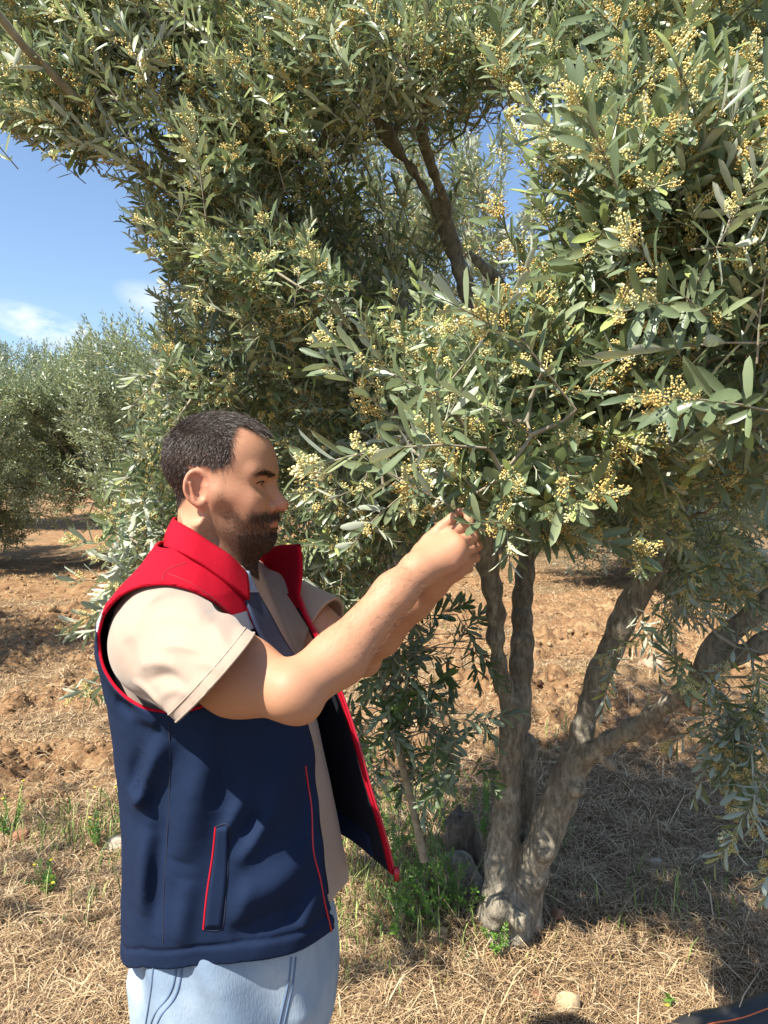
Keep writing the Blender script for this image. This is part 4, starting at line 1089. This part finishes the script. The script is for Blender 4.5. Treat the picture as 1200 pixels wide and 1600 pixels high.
# vertex normals for hair
fn = np.cross(bv[bq[:, 2]] - bv[bq[:, 0]], bv[bq[:, 3]] - bv[bq[:, 1]]); vn = np.zeros_like(bv)
for a in range(4): 
    for c_ in range(3): vn[:, c_] += np.bincount(bq[:, a], fn[:, c_], len(bv))
vn = norm(vn)
t = NT('hair'); r_ = t.attr('rnd')
t.set(Base_Color=t.ramp(r_, [(0, (.014, .009, .007)), (.6, (.050, .030, .021)), (.9, (.085, .058, .044)), (1, (.22, .19, .165))]), Roughness=.5); t.b.inputs['Specular IOR Level'].default_value = .6
M_hair = t.m
t = NT('beard_hair'); r_ = t.attr('rnd')
t.set(Base_Color=t.ramp(r_, [(0, (.014, .008, .006)), (.6, (.06, .030, .018)), (1, (.22, .12, .07))]), Roughness=.45); M_bhair = t.m
def strands(w, N, length, flow, lift, r0, name, mat, parent=None, k=4, rnd_=.22):
    w = w / w.sum(); i = rng.choice(len(w), N, p=w)
    p0 = bv[i] + rng.normal(size=(N, 3)) * .0009; n_ = vn[i]; f_ = flow(q[i]) @ HM.T
    f_ = norm(f_ + rng.normal(size=(N, 3)) * rnd_); f_ = norm(f_ - n_ * np.sum(f_ * n_, 1, keepdims=True))
    L = length(q[i])[:, None] * (.65 + .6 * rng.random((N, 1))); pts = []
    for s in np.linspace(0, 1, k):
        pts.append(p0 + L * (n_ * lift * (s - .45 * s * s) + f_ * (s * (1 - lift) + .35 * s * s * lift)))
    return curves_obj(name, np.stack(pts, 1), r0, mat, parent)
def hair_flow(h):
    f = np.zeros_like(h); top = sstep(h[:, 2], .02, .06)
    f[:, 0] = top * .9 - (1 - top) * .35; f[:, 2] = -(1 - top) * 1.0 + top * (.25 * (h[:, 0] > .02)); f[:, 1] = -.25 * top
    return f
if 'hair' not in SKIP:
    hr = strands(scalp ** 2, 66000, lambda h: .0065 + .011 * sstep(h[:, 2], .015, .06) + .006 * sstep(h[:, 0], .02, .06), hair_flow, .40, .00028, 'hair', M_hair, rnd_=.34)
    strands(scalp ** 2 * sstep(q[:, 2], -.02, .03), 2600, lambda h: .012 + .008 * sstep(h[:, 2], .02, .06), hair_flow, .75, .00022, 'stray_hair', M_hair, rnd_=.6)
    def bflow(h): f = np.zeros_like(h); f[:, 2] = -1; f[:, 0] = .45; return f
    full = .75 * dens * np.clip(sstep(q[:, 0], .0, .06) * 1.1, .30, 1)
    full = full + 1.6 * dens * np.exp(-((q[:, 2] + .0835) / .006) ** 2) * (q[:, 0] > .07) + 1.0 * dens * (q[:, 2] < -.112) * (q[:, 0] > .05)
    strands(full ** 1.1, 30000, lambda h: .0030 + .0045 * sstep(h[:, 0], .03, .07), bflow, .34, .00020, 'beard', M_bhair)
    # eyebrows and lashes
    zb = -.0190 + .0035 * sstep(ay, .014, .034) - .005 * sstep(ay, .036, .056)
    brow = np.exp(-((q[:, 2] - zb) / .0026) ** 2) * sstep(ay, .008, .014) * sstep(.058 - ay, 0, .020) * (q[:, 0] > .05) * headm
    def brflow(h): f = np.zeros_like(h); f[:, 1] = np.sign(h[:, 1]); f[:, 2] = .15; f[:, 0] = -.25; return f
    strands(brow, 1900, lambda h: .0065 + 0 * h[:, 0], brflow, .22, .00026, 'eyebrows', M_bhair)
    # hair on the forearms
    for wr, el in ((WR_R, EL_R), (WR_L, EL_L)):
        pass
    fa = np.zeros(len(bv))
    for wr, el in ((WR_R, EL_R), (WR_L, EL_L)):
        u = ((bv - el) @ (wr - el)) / ((wr - el) @ (wr - el)); d_ = np.linalg.norm(bv - el - np.clip(u, 0, 1)[:, None] * (wr - el), axis=1)
        fa += sstep(u, .15, .5) * sstep(1.02 - u, 0, .1) * (d_ < .06)
    ax_ = norm(WR_R - EL_R)
    i = rng.choice(len(bv), 2600, p=fa / fa.sum()); f_ = norm(ax_ + rng.normal(size=(2600, 3)) * .35); n_ = vn[i]
    L = .009 + .006 * rng.random((2600, 1)); pts = np.stack([bv[i] + L * (n_ * .35 * s + f_ * s * .8) for s in (0, .5, 1)], 1)
    curves_obj('arm_hair', pts, .00010, M_bhair, None)
t = NT('eye'); t.set(Base_Color=(.30, .26, .23), Roughness=.2); M_eye = t.m
t = NT('iris'); t.set(Base_Color=(.03, .015, .01), Roughness=.1); M_iris = t.m
for sg in (1, -1):
    ev, eq = surface_nets(lambda p: sd_sphere(p, np.array([.0658, sg * .0325, -.0312]), .0130), np.array([.048, sg * .0325 - .018, -.05]), np.array([.09, sg * .0325 + .018, -.01]), .0012, .005)
    o = kid(mesh_obj('eye', h2w(ev), eq, M_eye))
    ivv, ivq = surface_nets(lambda p: sd_sphere(p, np.array([.0738, sg * .0315, -.0325]), .0064), np.array([.06, sg * .0315 - .01, -.045]), np.array([.09, sg * .0315 + .01, -.02]), .0008, .005)
    kid(mesh_obj('iris', h2w(ivv), ivq, M_iris), o)
    yz = catmull(np.array([(0, .0195, -.0320), (0, .026, -.0296), (0, .035, -.0292), (0, .0455, -.0325)]), 14)[:, 1:]; pth = []
    for y_, z_ in yz:
        L = np.stack([np.linspace(.11, .04, 700), np.full(700, sg * y_), np.full(700, z_)], 1); d_ = head_sdf(L); pth.append(L[int(np.argmax(d_ < 0))] + [.0004, 0, 0])
    pth = np.array(pth)
    v_, f_ = tube(h2w(pth), .0012, 5); kid(mesh_obj('eyelash', v_, f_, M_hair))

# ---- t-shirt
def cloth_noise(p, s=1.0): return .0022 * fbm(p * np.array([1, 1, .6]), 16 * s, 3, 40)
HEM_R = P(342, 1052, .955); AX_R = norm(HEM_R - SH_R)
HEM_L = P(508, 985, 1.335); AX_L = norm(HEM_L - SH_L)
TILT_R = norm(np.array([.74, .04, -.67]))
def sleeve(p, sh, hem, ax, r1):
    u = (p - sh) @ ax; L = np.linalg.norm(hem - sh)
    d = sd_cone(p, sh + np.array([.006, 0, .004]), hem + ax * .05, .064, r1)
    d = smin(d, sd_sphere(p, sh + np.array([-.014, -.004 if ax is AX_R else .004, -.014]), .055), .05)
    d = smin(d, sd_cone(p, hem - ax * .10 + np.array([-.01, 0, -.020]), hem + ax * .05 + np.array([-.004, 0, -.020]), .050, .054), .04)
    # folds running from the armpit across the sleeve
    w = p @ norm(np.array([.75, .2, -.60])); d += .0045 * np.sin(w * 105 + 4.0 * vnoise(p, 7, 3)) * np.exp(-((u - .085) / .06) ** 2) * np.clip((p[:, 2] - (sh[2] - .035)) / .05, 0, 1)
    d += .0032 * np.sin((p @ norm(np.array([.45, 0, .9]))) * 70 + 2 * vnoise(p, 12, 4)) * np.exp(-((u - .13) / .05) ** 2)
    if ax is AX_R:
        f = 0
        for a0, b0, a1, b1, w_, h_ in ((240, 968, 330, 962, .0060, -.0050), (250, 985, 345, 980, .0055, .0040), (262, 1000, 350, 996, .006, -.0045), (300, 950, 372, 985, .0055, -.0045), (318, 948, 388, 990, .005, .0035),
                (225, 1035, 300, 1022, .007, -.0045), (240, 1055, 320, 1040, .006, .0035), (205, 1062, 272, 1092, .006, -.0050), (215, 1085, 275, 1110, .005, .004), (330, 1010, 380, 1018, .006, -.0035),
                (262, 1075, 325, 1050, .006, -.0035), (190, 1000, 215, 1050, .008, .004), (205, 985, 235, 1040, .006, -.0035), (280, 1100, 345, 1030, .005, -.003), (215, 950, 260, 935, .006, -.004)):
            x0_, z0_ = (a0 - 600) / F * .97, CAMZ - (b0 - 740) / F * .97; x1_, z1_ = (a1 - 600) / F * .97, CAMZ - (b1 - 740) / F * .97
            q0, q1 = x1_ - x0_, z1_ - z0_; uu = np.clip(((p[:, 0] - x0_) * q0 + (p[:, 2] - z0_) * q1) / (q0 * q0 + q1 * q1), 0, 1)
            bend = .006 * np.sin(uu * np.pi); dd = np.hypot(p[:, 0] - x0_ - uu * q0, p[:, 2] - z0_ - uu * q1 - bend)
            f = f + h_ * np.exp(-(dd / w_) ** 2) * np.sin(np.pi * np.clip(uu, .03, .97)) ** .7
        d += np.minimum(f, .0035) * (p[:, 1] < sh[1])
    d += cloth_noise(p)
    tilt = TILT_R if ax is AX_R else ax
    cut = (p - hem) @ tilt
    inner = d + .0065
    return d, cut, inner
def shirt_sdf(p):
    dt = torso_sdf(p, -.004, .05) + cloth_noise(p) + .006 * np.sin(p[:, 1] * 55 + 2 * vnoise(p, 5, 8)) * np.clip((1.3 - p[:, 2]) / .3, 0, 1) * (p[:, 0] > -.2)
    dt = np.maximum(dt, p[:, 2] - 1.455)
    dt = np.maximum(dt, .945 + .02 * np.sin(p[:, 1] * 20) - p[:, 2])
    dt = smax(dt, -sd_cone(p, np.array([-.285, 1.224, 1.415]), np.array([-.30, 1.224, 1.60]), .062, .085), .006)
    dr, cr, ir = sleeve(p, SH_R, HEM_R, AX_R, .063); dl, cl, il = sleeve(p, SH_L, HEM_L, AX_L, .062)
    body_out = smin(smin(dt, np.maximum(dr, cr), .02), np.maximum(dl, cl), .02)
    arms_in = np.minimum(np.maximum(ir, -cr - .045), np.maximum(il, -cl - .045))
    return smax(body_out, -arms_in, .0015)
t = NT('beige_jersey'); f1 = t.noise(900, 2, .5); 
t.set(Base_Color=t.mix(t.noise(9, 3), (.33, .24, .178), (.385, .285, .215)), Roughness=.9); t.b.inputs['Sheen Weight'].default_value = .2
t.bump(t.math('ADD', f1, t.math('MULTIPLY', t.noise(60, 3), 1.2)), .22, .002); M_tee = t.m
sv, sq = surface_nets(shirt_sdf, (-.50, .84, .90), (.06, 1.52, 1.56), .0025, .016)
tee = kid(mesh_obj('t_shirt', relax(sv, sq, 1, .5), sq, M_tee))
# sleeve hem stitching
def ring_on(fn, c, ax, n=90, r0=.03, r1=.11, off=.0):
    a = norm(np.cross(ax, [0, 0, 1.0])); b = np.cross(ax, a); out = []
    th = np.linspace(0, 2 * np.pi, n, endpoint=False); D = np.cos(th)[:, None] * a + np.sin(th)[:, None] * b
    rr = np.linspace(r0, r1, 200); P_ = c[None, None] + D[:, None] * rr[None, :, None]
    dd = fn(P_.reshape(-1, 3)).reshape(n, -1); k = np.argmax(dd > 0, axis=1)
    return c + D * (rr[k] + off)[:, None]
tiltR = TILT_R
slR = lambda p: sleeve(p, SH_R, HEM_R, AX_R, .063)[0]
rg = ring_on(slR, HEM_R - AX_R * .022, tiltR); v_, f_ = tube(rg, .0009, 4, closed=True)
t = NT('tee_stitch'); t.set(Base_Color=(.42, .32, .25), Roughness=.9); M_st = t.m
kid(mesh_obj('stitching', v_, f_, M_st), tee)
rg = ring_on(slR, HEM_R - AX_R * .002, tiltR); v_, f_ = tube(rg, .0016, 6, closed=True); kid(mesh_obj('sleeve_hem', v_, f_, M_tee), tee)

# ---- vest
def folds(p):
    d = .0
    x, y, z = p[:, 0], p[:, 1], p[:, 2]; near = np.clip((1.22 - y) / .06, 0, 1)
    def ridge(x0, z0, x1, z1, w, a):
        ax, az = x1 - x0, z1 - z0; L2 = ax * ax + az * az; u = np.clip(((x - x0) * ax + (z - z0) * az) / L2, 0, 1)
        w = w * 1.25; dd = np.hypot(x - x0 - u * ax, z - z0 - u * az); return a * np.exp(-(dd / w) ** 2) * np.sin(np.pi * np.clip(u, .02, .98)) ** .6
    # negative = outwards
    f = 0
    for a0, b0, a1, b1, w_, h_ in ((268, 1135, 212, 1262, .016, -.014), (228, 1165, 200, 1250, .013, .008), (205, 1110, 262, 1118, .012, -.008), (240, 1200, 262, 1330, .014, .007),
            (330, 1160, 288, 1340, .026, -.014), (355, 1150, 350, 1260, .016, .008), (386, 1235, 352, 1300, .010, -.007), (432, 1262, 372, 1345, .013, -.010), (404, 1262, 385, 1310, .010, .007),
            (485, 1352, 375, 1400, .024, -.012), (470, 1430, 360, 1452, .016, .008), (232, 1290, 214, 1440, .014, -.010), (252, 1300, 240, 1465, .012, .006), (300, 1360, 285, 1470, .016, -.008),
            (395, 1360, 372, 1440, .014, -.006), (500, 1400, 470, 1465, .014, -.007), (200, 1260, 232, 1230, .012, -.008), (178, 1090, 250, 1125, .012, .007), (450, 1180, 430, 1290, .02, -.008), (480, 1220, 455, 1340, .014, .006)):
        x0_, z0_ = (a0 - 600) / F * 1.06, CAMZ - (b0 - 740) / F * 1.06; x1_, z1_ = (a1 - 600) / F * 1.06, CAMZ - (b1 - 740) / F * 1.06
        f = f + ridge(x0_, z0_, x1_, z1_, w_ * .8, h_)
    return np.minimum(f * 1.25, .006) * near + .005 * fbm(p * np.array([1, 1, .7]), 9, 3, 60) + .0014 * fbm(p, 30, 2, 61)
def vest_surf(p): 
    d = torso_sdf(p, .011, .055)
    z = p[:, 2]; y = p[:, 1]
    flare = .003 * np.clip((1.1 - z) / .15, 0, 1)                       # boxy hem
    d = d - flare + folds(p)
    # hem crease
    d = d + .0030 * np.exp(-((z - .955 - hem_z(p)) / .0035) ** 2)
    return d
def hem_z(p): return np.interp(p[:, 0], [-.43, -.40, -.35, -.27, -.20, -.08, 0], [.838, .846, .882, .905, .910, .908, .91]) - .925
_e = np.array([raymarch(vest_surf, a_, b_) for a_, b_ in [(523, 1470), (520, 1440), (509, 1380), (499, 1300), (490, 1200), (478, 1130), (452, 1075), (428, 1030), (404, 995), (386, 960), (378, 930)]])
print('edge', np.round(_e, 3))
VZ, VY = _e[:, 2], _e[:, 1] - 1.222
def vest_sdf(p):
    d = np.abs(vest_surf(p)) - .0033
    x, y, z = p[:, 0], p[:, 1], p[:, 2]; yl = y - 1.222
    ny = np.interp(z, VZ, VY)
    # front opening, out to the far side where the flared panel takes over
    d = smax(d, -np.maximum(np.maximum(ny - yl, yl - .150), -.30 - x), .003)
    for c, sg in ((np.array([-.297, 0, 1.350]), -1), (np.array([-.29, 0, 1.352]), 1)):
        tx = x - c[0]; tz = z - c[2]; sk = tx + .10 * tz
        e = (np.hypot(sk / np.where(sk > 0, .098, .112), tz / np.where(tz > 0, .098, .078)) - 1) * .09
        e = np.maximum(e, .095 - sg * yl)
        d = smax(d, -e, .003)
    d = smax(d, (.925 + hem_z(p)) - z, .003)
    d = smax(d, z - 1.492, .003)
    d = smax(d, -sd_cone(p, np.array([-.300, 1.224, 1.42]), np.array([-.292, 1.224, 1.60]), .064, .068), .004)
    return d
def mat_vest(name, lining=False):
    t = NT(name); ge = t.node('ShaderNodeNewGeometry'); sp = t.node('ShaderNodeSeparateXYZ', {0: ge.outputs['Position']})
    z = sp.outputs[2]
    weave = t.noise(1100, 2, .5)
    navy = t.mix(t.noise(12, 3), (.008, .016, .043), (.011, .022, .055)); red = (.37, .004, .017)
    if lining: navy = t.mix(0.5, (.010, .012, .020), (.014, .016, .026)); red = (.34, .004, .016)
    up = t.math('GREATER_THAN', z, 1.368 if lining else 1.400); gr = t.math('GREATER_THAN', z, 1.374)
    col = t.mix(gr, navy, (.42, .43, .45) if not lining else (.016, .024, .055)); col = t.mix(up, col, red)
    t.set(Base_Color=col, Roughness=.85); t.b.inputs['Specular IOR Level'].default_value = .12
    t.bump(t.math('ADD', weave, t.math('MULTIPLY', t.noise(40, 4, .6), 2.0)), .25, .0025)
    return t.m
M_vest = mat_vest('vest_softshell'); M_lin = mat_vest('vest_lining', True)
t = NT('vest_red'); t.set(Base_Color=(.37, .004, .017), Roughness=.9); t.b.inputs['Specular IOR Level'].default_value = .12; t.bump(t.math('ADD', t.noise(900, 2), t.math('MULTIPLY', t.noise(35, 4), 2.5)), .3, .003); M_red = t.m
t = NT('zip_red'); t.set(Base_Color=(.42, .006, .022), Roughness=.4); M_zip = t.m
t = NT('seam_thread'); t.set(Base_Color=(.008, .012, .03), Roughness=.9); M_seam = t.m
t = NT('grey_mesh'); ck = t.noise(1500, 1); t.set(Base_Color=t.mix(t.ramp(ck, [(.45, (0, 0, 0)), (.55, (1, 1, 1))]), (.14, .18, .28), (.34, .40, .52)), Roughness=.8); M_grey = t.m
t = NT('metal_pull'); t.set(Base_Color=(.45, .04, .05), Roughness=.3, Metallic=.6); M_pull = t.m
vv, vq = surface_nets(vest_sdf, (-.50, .92, .82), (.02, 1.52, 1.52), .0025, .020)
vest = kid(mesh_obj('vest', relax(vv, vq, 2, .5), vq, M_vest))
vkid = lambda name, vf, m: kid(mesh_obj(name, vf[0], vf[1], m), vest)
# piping round both armholes
def armhole(sg, c, n=160, out=.0):
    th = np.linspace(0, 2 * np.pi, n, endpoint=False); tz = np.sin(th) * np.where(np.sin(th) > 0, .098, .078); tx = np.cos(th) * np.where(np.cos(th) > 0, .098, .112) - .10 * tz
    pts = []
    ys = np.linspace(.30, .09, 150) * sg + 1.222
    for a, b in zip(tx, tz):
        L = np.stack([np.full(150, c[0] + a), ys, np.full(150, c[2] + b)], 1); d = vest_surf(L); k = int(np.argmax(d < 0)); pts.append(L[k] if d[k] < 0 else None)
    pts = [x for x in pts if x is not None]; pts = np.array(pts)
    for _ in range(3): pts = (np.roll(pts, 1, 0) + 2 * pts + np.roll(pts, -1, 0)) / 4
    return pts
for sg, c in ((-1, (-.297, 0, 1.350)), (1, (-.29, 0, 1.352))):
    ap = armhole(sg, c); vkid('armhole_trim', tube(ap, .0026, 7, closed=True), M_red)
# stand collar
vest_out = lambda p: vest_surf(p) - .0031
top = PA([(384, 897, 1.135), (358, 870, 1.115), (328, 850, 1.115), (300, 831, 1.125), (279, 819, 1.165), (271, 814, 1.22), (282, 812, 1.30), (340, 832, 1.375), (400, 860, 1.37), (440, 854, 1.335), (468, 853, 1.29)])
bot = PA([(390, 968, 1.075), (356, 925, 1.07), (320, 893, 1.075), (285, 878, 1.10), (262, 868, 1.15), (250, 864, 1.22), (264, 866, 1.32), (335, 885, 1.40), (400, 905, 1.41), (436, 925, 1.36), (466, 930, 1.285)])
bot[:7] = PA([(388, 938, 1.092), (356, 912, 1.072), (322, 886, 1.065), (290, 867, 1.068), (266, 857, 1.10), (259, 855, 1.22), (272, 858, 1.31)])
ct, cb = catmull(top, 70), catmull(bot, 70); u = np.linspace(0, 1, 16)[None, :, None]
bulge = np.sin(np.linspace(0, np.pi, 16))[None, :, None]; cen = np.array([-.285, 1.235, 1.46])
grid = cb[:, None] * (1 - u) + ct[:, None] * u
out = grid - cen; out[..., 2] = 0; grid = grid + norm(out) * bulge * .004
vf = sheet(grid, .0065); col_o = vkid('collar', vf, M_red)
for gcol, rr in ((15, .0034), (1, .0022)):
    v_, f_ = tube(grid[:, gcol], rr, 6); kid(mesh_obj('collar_seam', v_, f_, M_red), vest)

def seam(pix, r=.0011, fn=vest_out, n=40, D0=.6, off=.0):
    pts = np.array([raymarch(fn, x, y) for x, y in catmull(np.array([(a, b, 0) for a, b in pix], float), n)[:, :2]])
    for _ in range(5): pts[1:-1] = (pts[:-2] + 2 * pts[1:-1] + pts[2:]) / 4
    return tube(pts - norm(pts - CP) * off, r, 5), pts
# yoke seams
t = NT('red_seam'); t.set(Base_Color=(.20, .003, .009), Roughness=.8); M_rs = t.m
for pix in ([(254, 908), (256, 896), (270, 886), (292, 880)], [(262, 896), (300, 912), (345, 945), (384, 985)]):
    s_, _ = seam(pix, .0011, n=24); vkid('seam', s_, M_rs)
s_, _ = seam([(264, 1128), (266, 1200), (262, 1300), (256, 1400), (255, 1474)]); vkid('seam', s_, M_seam)
# pocket with red zip
pk, pts = seam([(337, 1292), (332, 1340), (323, 1400), (318, 1452)], .0017, off=.001); vkid('pocket_zip', pk, M_zip)
pw = [(336, 1292), (357, 1290), (357, 1340), (353, 1400), (347, 1450), (318, 1453)]
s_, _ = seam(pw, .0013, n=60); vkid('seam', s_, M_seam)
a = np.array([raymarch(vest_out, x, y) for x, y in [(339, 1293), (334, 1340), (325, 1400), (320, 1450)]])
b = np.array([raymarch(vest_out, x, y) for x, y in [(356, 1291), (356, 1340), (352, 1400), (346, 1449)]])
g = catmull(a, 20)[:, None] * (1 - np.linspace(0, 1, 5))[None, :, None] + catmull(b, 20)[:, None] * np.linspace(0, 1, 5)[None, :, None]
g = g + np.array([0, -.0005, 0]); vkid('pocket_welt', sheet(g, .0035), M_vest)
# near front edge with red zip tape
zz = np.linspace(.968, 1.44, 80); edge = []
for z_ in zz:
    yl = float(np.interp(z_, VZ, VY)); xs = np.linspace(.05, -.30, 300); L = np.stack([xs, np.full(300, 1.222 + yl), np.full(300, z_)], 1)
    d_ = vest_surf(L); k = int(np.argmax(d_ < 0)); edge.append(L[k])
edge = np.array(edge)
for _ in range(4): edge[1:-1] = (edge[:-2] + 2 * edge[1:-1] + edge[2:]) / 4
s_, _ = seam([(477, 1196), (481, 1225), (487, 1262), (488, 1300), (490, 1335), (500, 1370), (506, 1405), (518, 1455)], .0016, off=.0008); vkid('zip_tape', s_, M_zip)
vkid('front_binding', tube(edge, .0042, 7), M_lin)
# turned-out facing of the near front edge
fa_ = PA([(372, 893, 1.118), (380, 925, 1.098), (392, 960, 1.085), (410, 1000, 1.085), (436, 1040, 1.095)]); fb = PA([(388, 893, 1.15), (402, 925, 1.135), (422, 960, 1.13), (444, 1000, 1.135), (470, 1040, 1.14)])
g = catmull(fa_, 24)[:, None] * (1 - np.linspace(0, 1, 8))[None, :, None] + catmull(fb, 24)[:, None] * np.linspace(0, 1, 8)[None, :, None]
t = NT('navy_facing'); t.set(Base_Color=(.018, .026, .06), Roughness=.6); t.bump(t.noise(900, 2), .25, .002); M_nf = t.m
vkid('facing', sheet(g[6:], .004), M_nf); vkid('facing', sheet(g[:7] , .0045), M_grey)
# far front panel, swung open: lining towards the camera
fe = PA([(466, 930, 1.285), (478, 962, 1.27), (502, 1010, 1.255), (536, 1095, 1.235), (560, 1170, 1.22), (576, 1230, 1.21), (598, 1300, 1.205), (614, 1364, 1.20)])
fi = np.array([[-.27, 1.385, fe[0][2] - .01], [-.245, 1.395, fe[1][2]], [-.215, 1.40, fe[2][2]], [-.19, 1.405, fe[3][2]], [-.18, 1.405, fe[4][2]], [-.17, 1.405, fe[5][2]], [-.165, 1.40, fe[6][2]], [-.165, 1.40, fe[7][2] - .004]])
ce, ci = catmull(fe, 60), catmull(fi, 60); u = np.linspace(0, 1, 18)[None, :, None]
g = ci[:, None] * (1 - u) + ce[:, None] * u
g[..., 1] += .022 * np.sin(np.pi * u[..., 0]) ; g[..., 1] += .006 * np.sin(u[..., 0] * 14 + g[..., 2] * 25) * (1 - u[..., 0])
far = vkid('front_panel', sheet(g, .006), M_lin)
wd = norm(g[:, -1] - g[:, -4]); sg_ = np.stack([g[:, -1] - wd * .011, g[:, -1] - wd * .005, g[:, -1]], 1)
vkid('zip_tape', sheet(sg_ + np.array([.0, -.005, 0]), .003), M_red)
vkid('zip_teeth', tube(ce + np.array([.003, -.002, 0]), .0026, 6), M_zip)
pb = ce[-1]; vkid('zip_pull', sheet(np.array([[pb + [.001, -.006, .012], pb + [.010, -.006, .012]], [pb + [.001, -.006, -.010], pb + [.010, -.006, -.008]]]), .005), M_pull)
vkid('hem_band', sheet(g[-6:, :15] + np.array([0, -.0045, 0]), .002), M_vest)

# ---- jeans (only the hips show) and shoes
def jeans_sdf(p):
    x, y, z = p[:, 0], p[:, 1], p[:, 2]
    d = None
    for sg in (-1, 1):
        hip = np.array([-.240, 1.222 + sg * .082, .86]); kn = np.array([-.225 + .02 * sg, 1.222 + sg * .115, .48]); an = np.array([-.25 + .03 * sg, 1.222 + sg * .125, .10])
        e = chain(p, [hip, kn, an], [.118, .092, .074], .05); d = e if d is None else smin(d, e, .045)
    n_ = (np.abs((x + .240) / .138) ** 2.3 + np.abs((y - 1.222) / .172) ** 2.3) ** (1 / 2.3)
    ha_ = np.interp(z, [.80, .86], [.164, .140]); hb_ = np.interp(z, [.80, .86], [.185, .172])
    n_ = (np.abs((x + .243) / ha_) ** 2.3 + np.abs((y - 1.222) / hb_) ** 2.3) ** (1 / 2.3)
    hips = np.maximum((1 - 1 / np.maximum(n_, .1)) * np.hypot(x + .240, y - 1.222), np.abs(z - .89) - .15)
    d = smin(d, hips, .08)
    d = d + .009 * np.sin(x * 62 + 14 * z + 3 * vnoise(p, 4, 2)) * np.clip((z - .70) / .1, 0, 1) * np.clip((1.0 - z) / .05, 0, 1) + .006 * fbm(p * np.array([1, 1, .7]), 9, 3, 90)
    return np.maximum(np.maximum(d, .085 - z), z - 1.0)
jv, jq = surface_nets(jeans_sdf, (-.45, .96, .05), (-.04, 1.49, 1.02), .004, .03)
t = NT('faded_denim'); w1 = t.noise(380, 3, .6, vec=t.coords((1, 1, .25))); w2 = t.noise(6, 4)
col = t.ramp(w2, [(.35, (.16, .215, .29)), (.5, (.26, .325, .39)), (.65, (.40, .455, .50))])
t.set(Base_Color=t.mix(t.math('MULTIPLY', w1, .5), col, (.15, .24, .38)), Roughness=.9); t.bump(w1, .35, .002); M_den = t.m
je = kid(mesh_obj('jeans', relax(jv, jq, 1, .5), jq, M_den))
t = NT('denim_seam'); t.set(Base_Color=(.10, .15, .24), Roughness=.9); M_ds = t.m
for pix in ([(276, 1508), (272, 1535), (262, 1560), (244, 1580), (236, 1600)], [(285, 1508), (281, 1537), (271, 1564), (253, 1584), (245, 1602)], [(240, 1505), (236, 1550), (228, 1600)], [(462, 1495), (457, 1540), (444, 1600)], [(455, 1495), (450, 1540), (436, 1600)]):
    s_, _ = seam(pix, .0018, jeans_sdf, 20); kid(mesh_obj('seam', s_[0], s_[1], M_ds), je)
t = NT('shoe_leather'); t.set(Base_Color=(.06, .045, .035), Roughness=.6); M_shoe = t.m
for sg in (-1, 1):
    x0, y0 = -.25 + .03 * sg, 1.222 + sg * .125; gz = float(ground_h(np.array([x0]), np.array([y0]))[0])
    A_ = np.array([x0 - .02, y0, gz + .045]); B_ = np.array([x0 + .17, y0, gz + .035])
    fn_ = lambda p: np.maximum(smin(sd_cone(p, A_, B_, .048, .040), sd_cone(p, A_, A_ + np.array([.01, 0, .09]), .047, .042), .03), gz - p[:, 2])
    v_, f_ = surface_nets(fn_, A_ - .08, B_ + np.array([.08, .08, .14]), .004, .02)
    kid(mesh_obj('shoe', v_, f_, M_shoe))
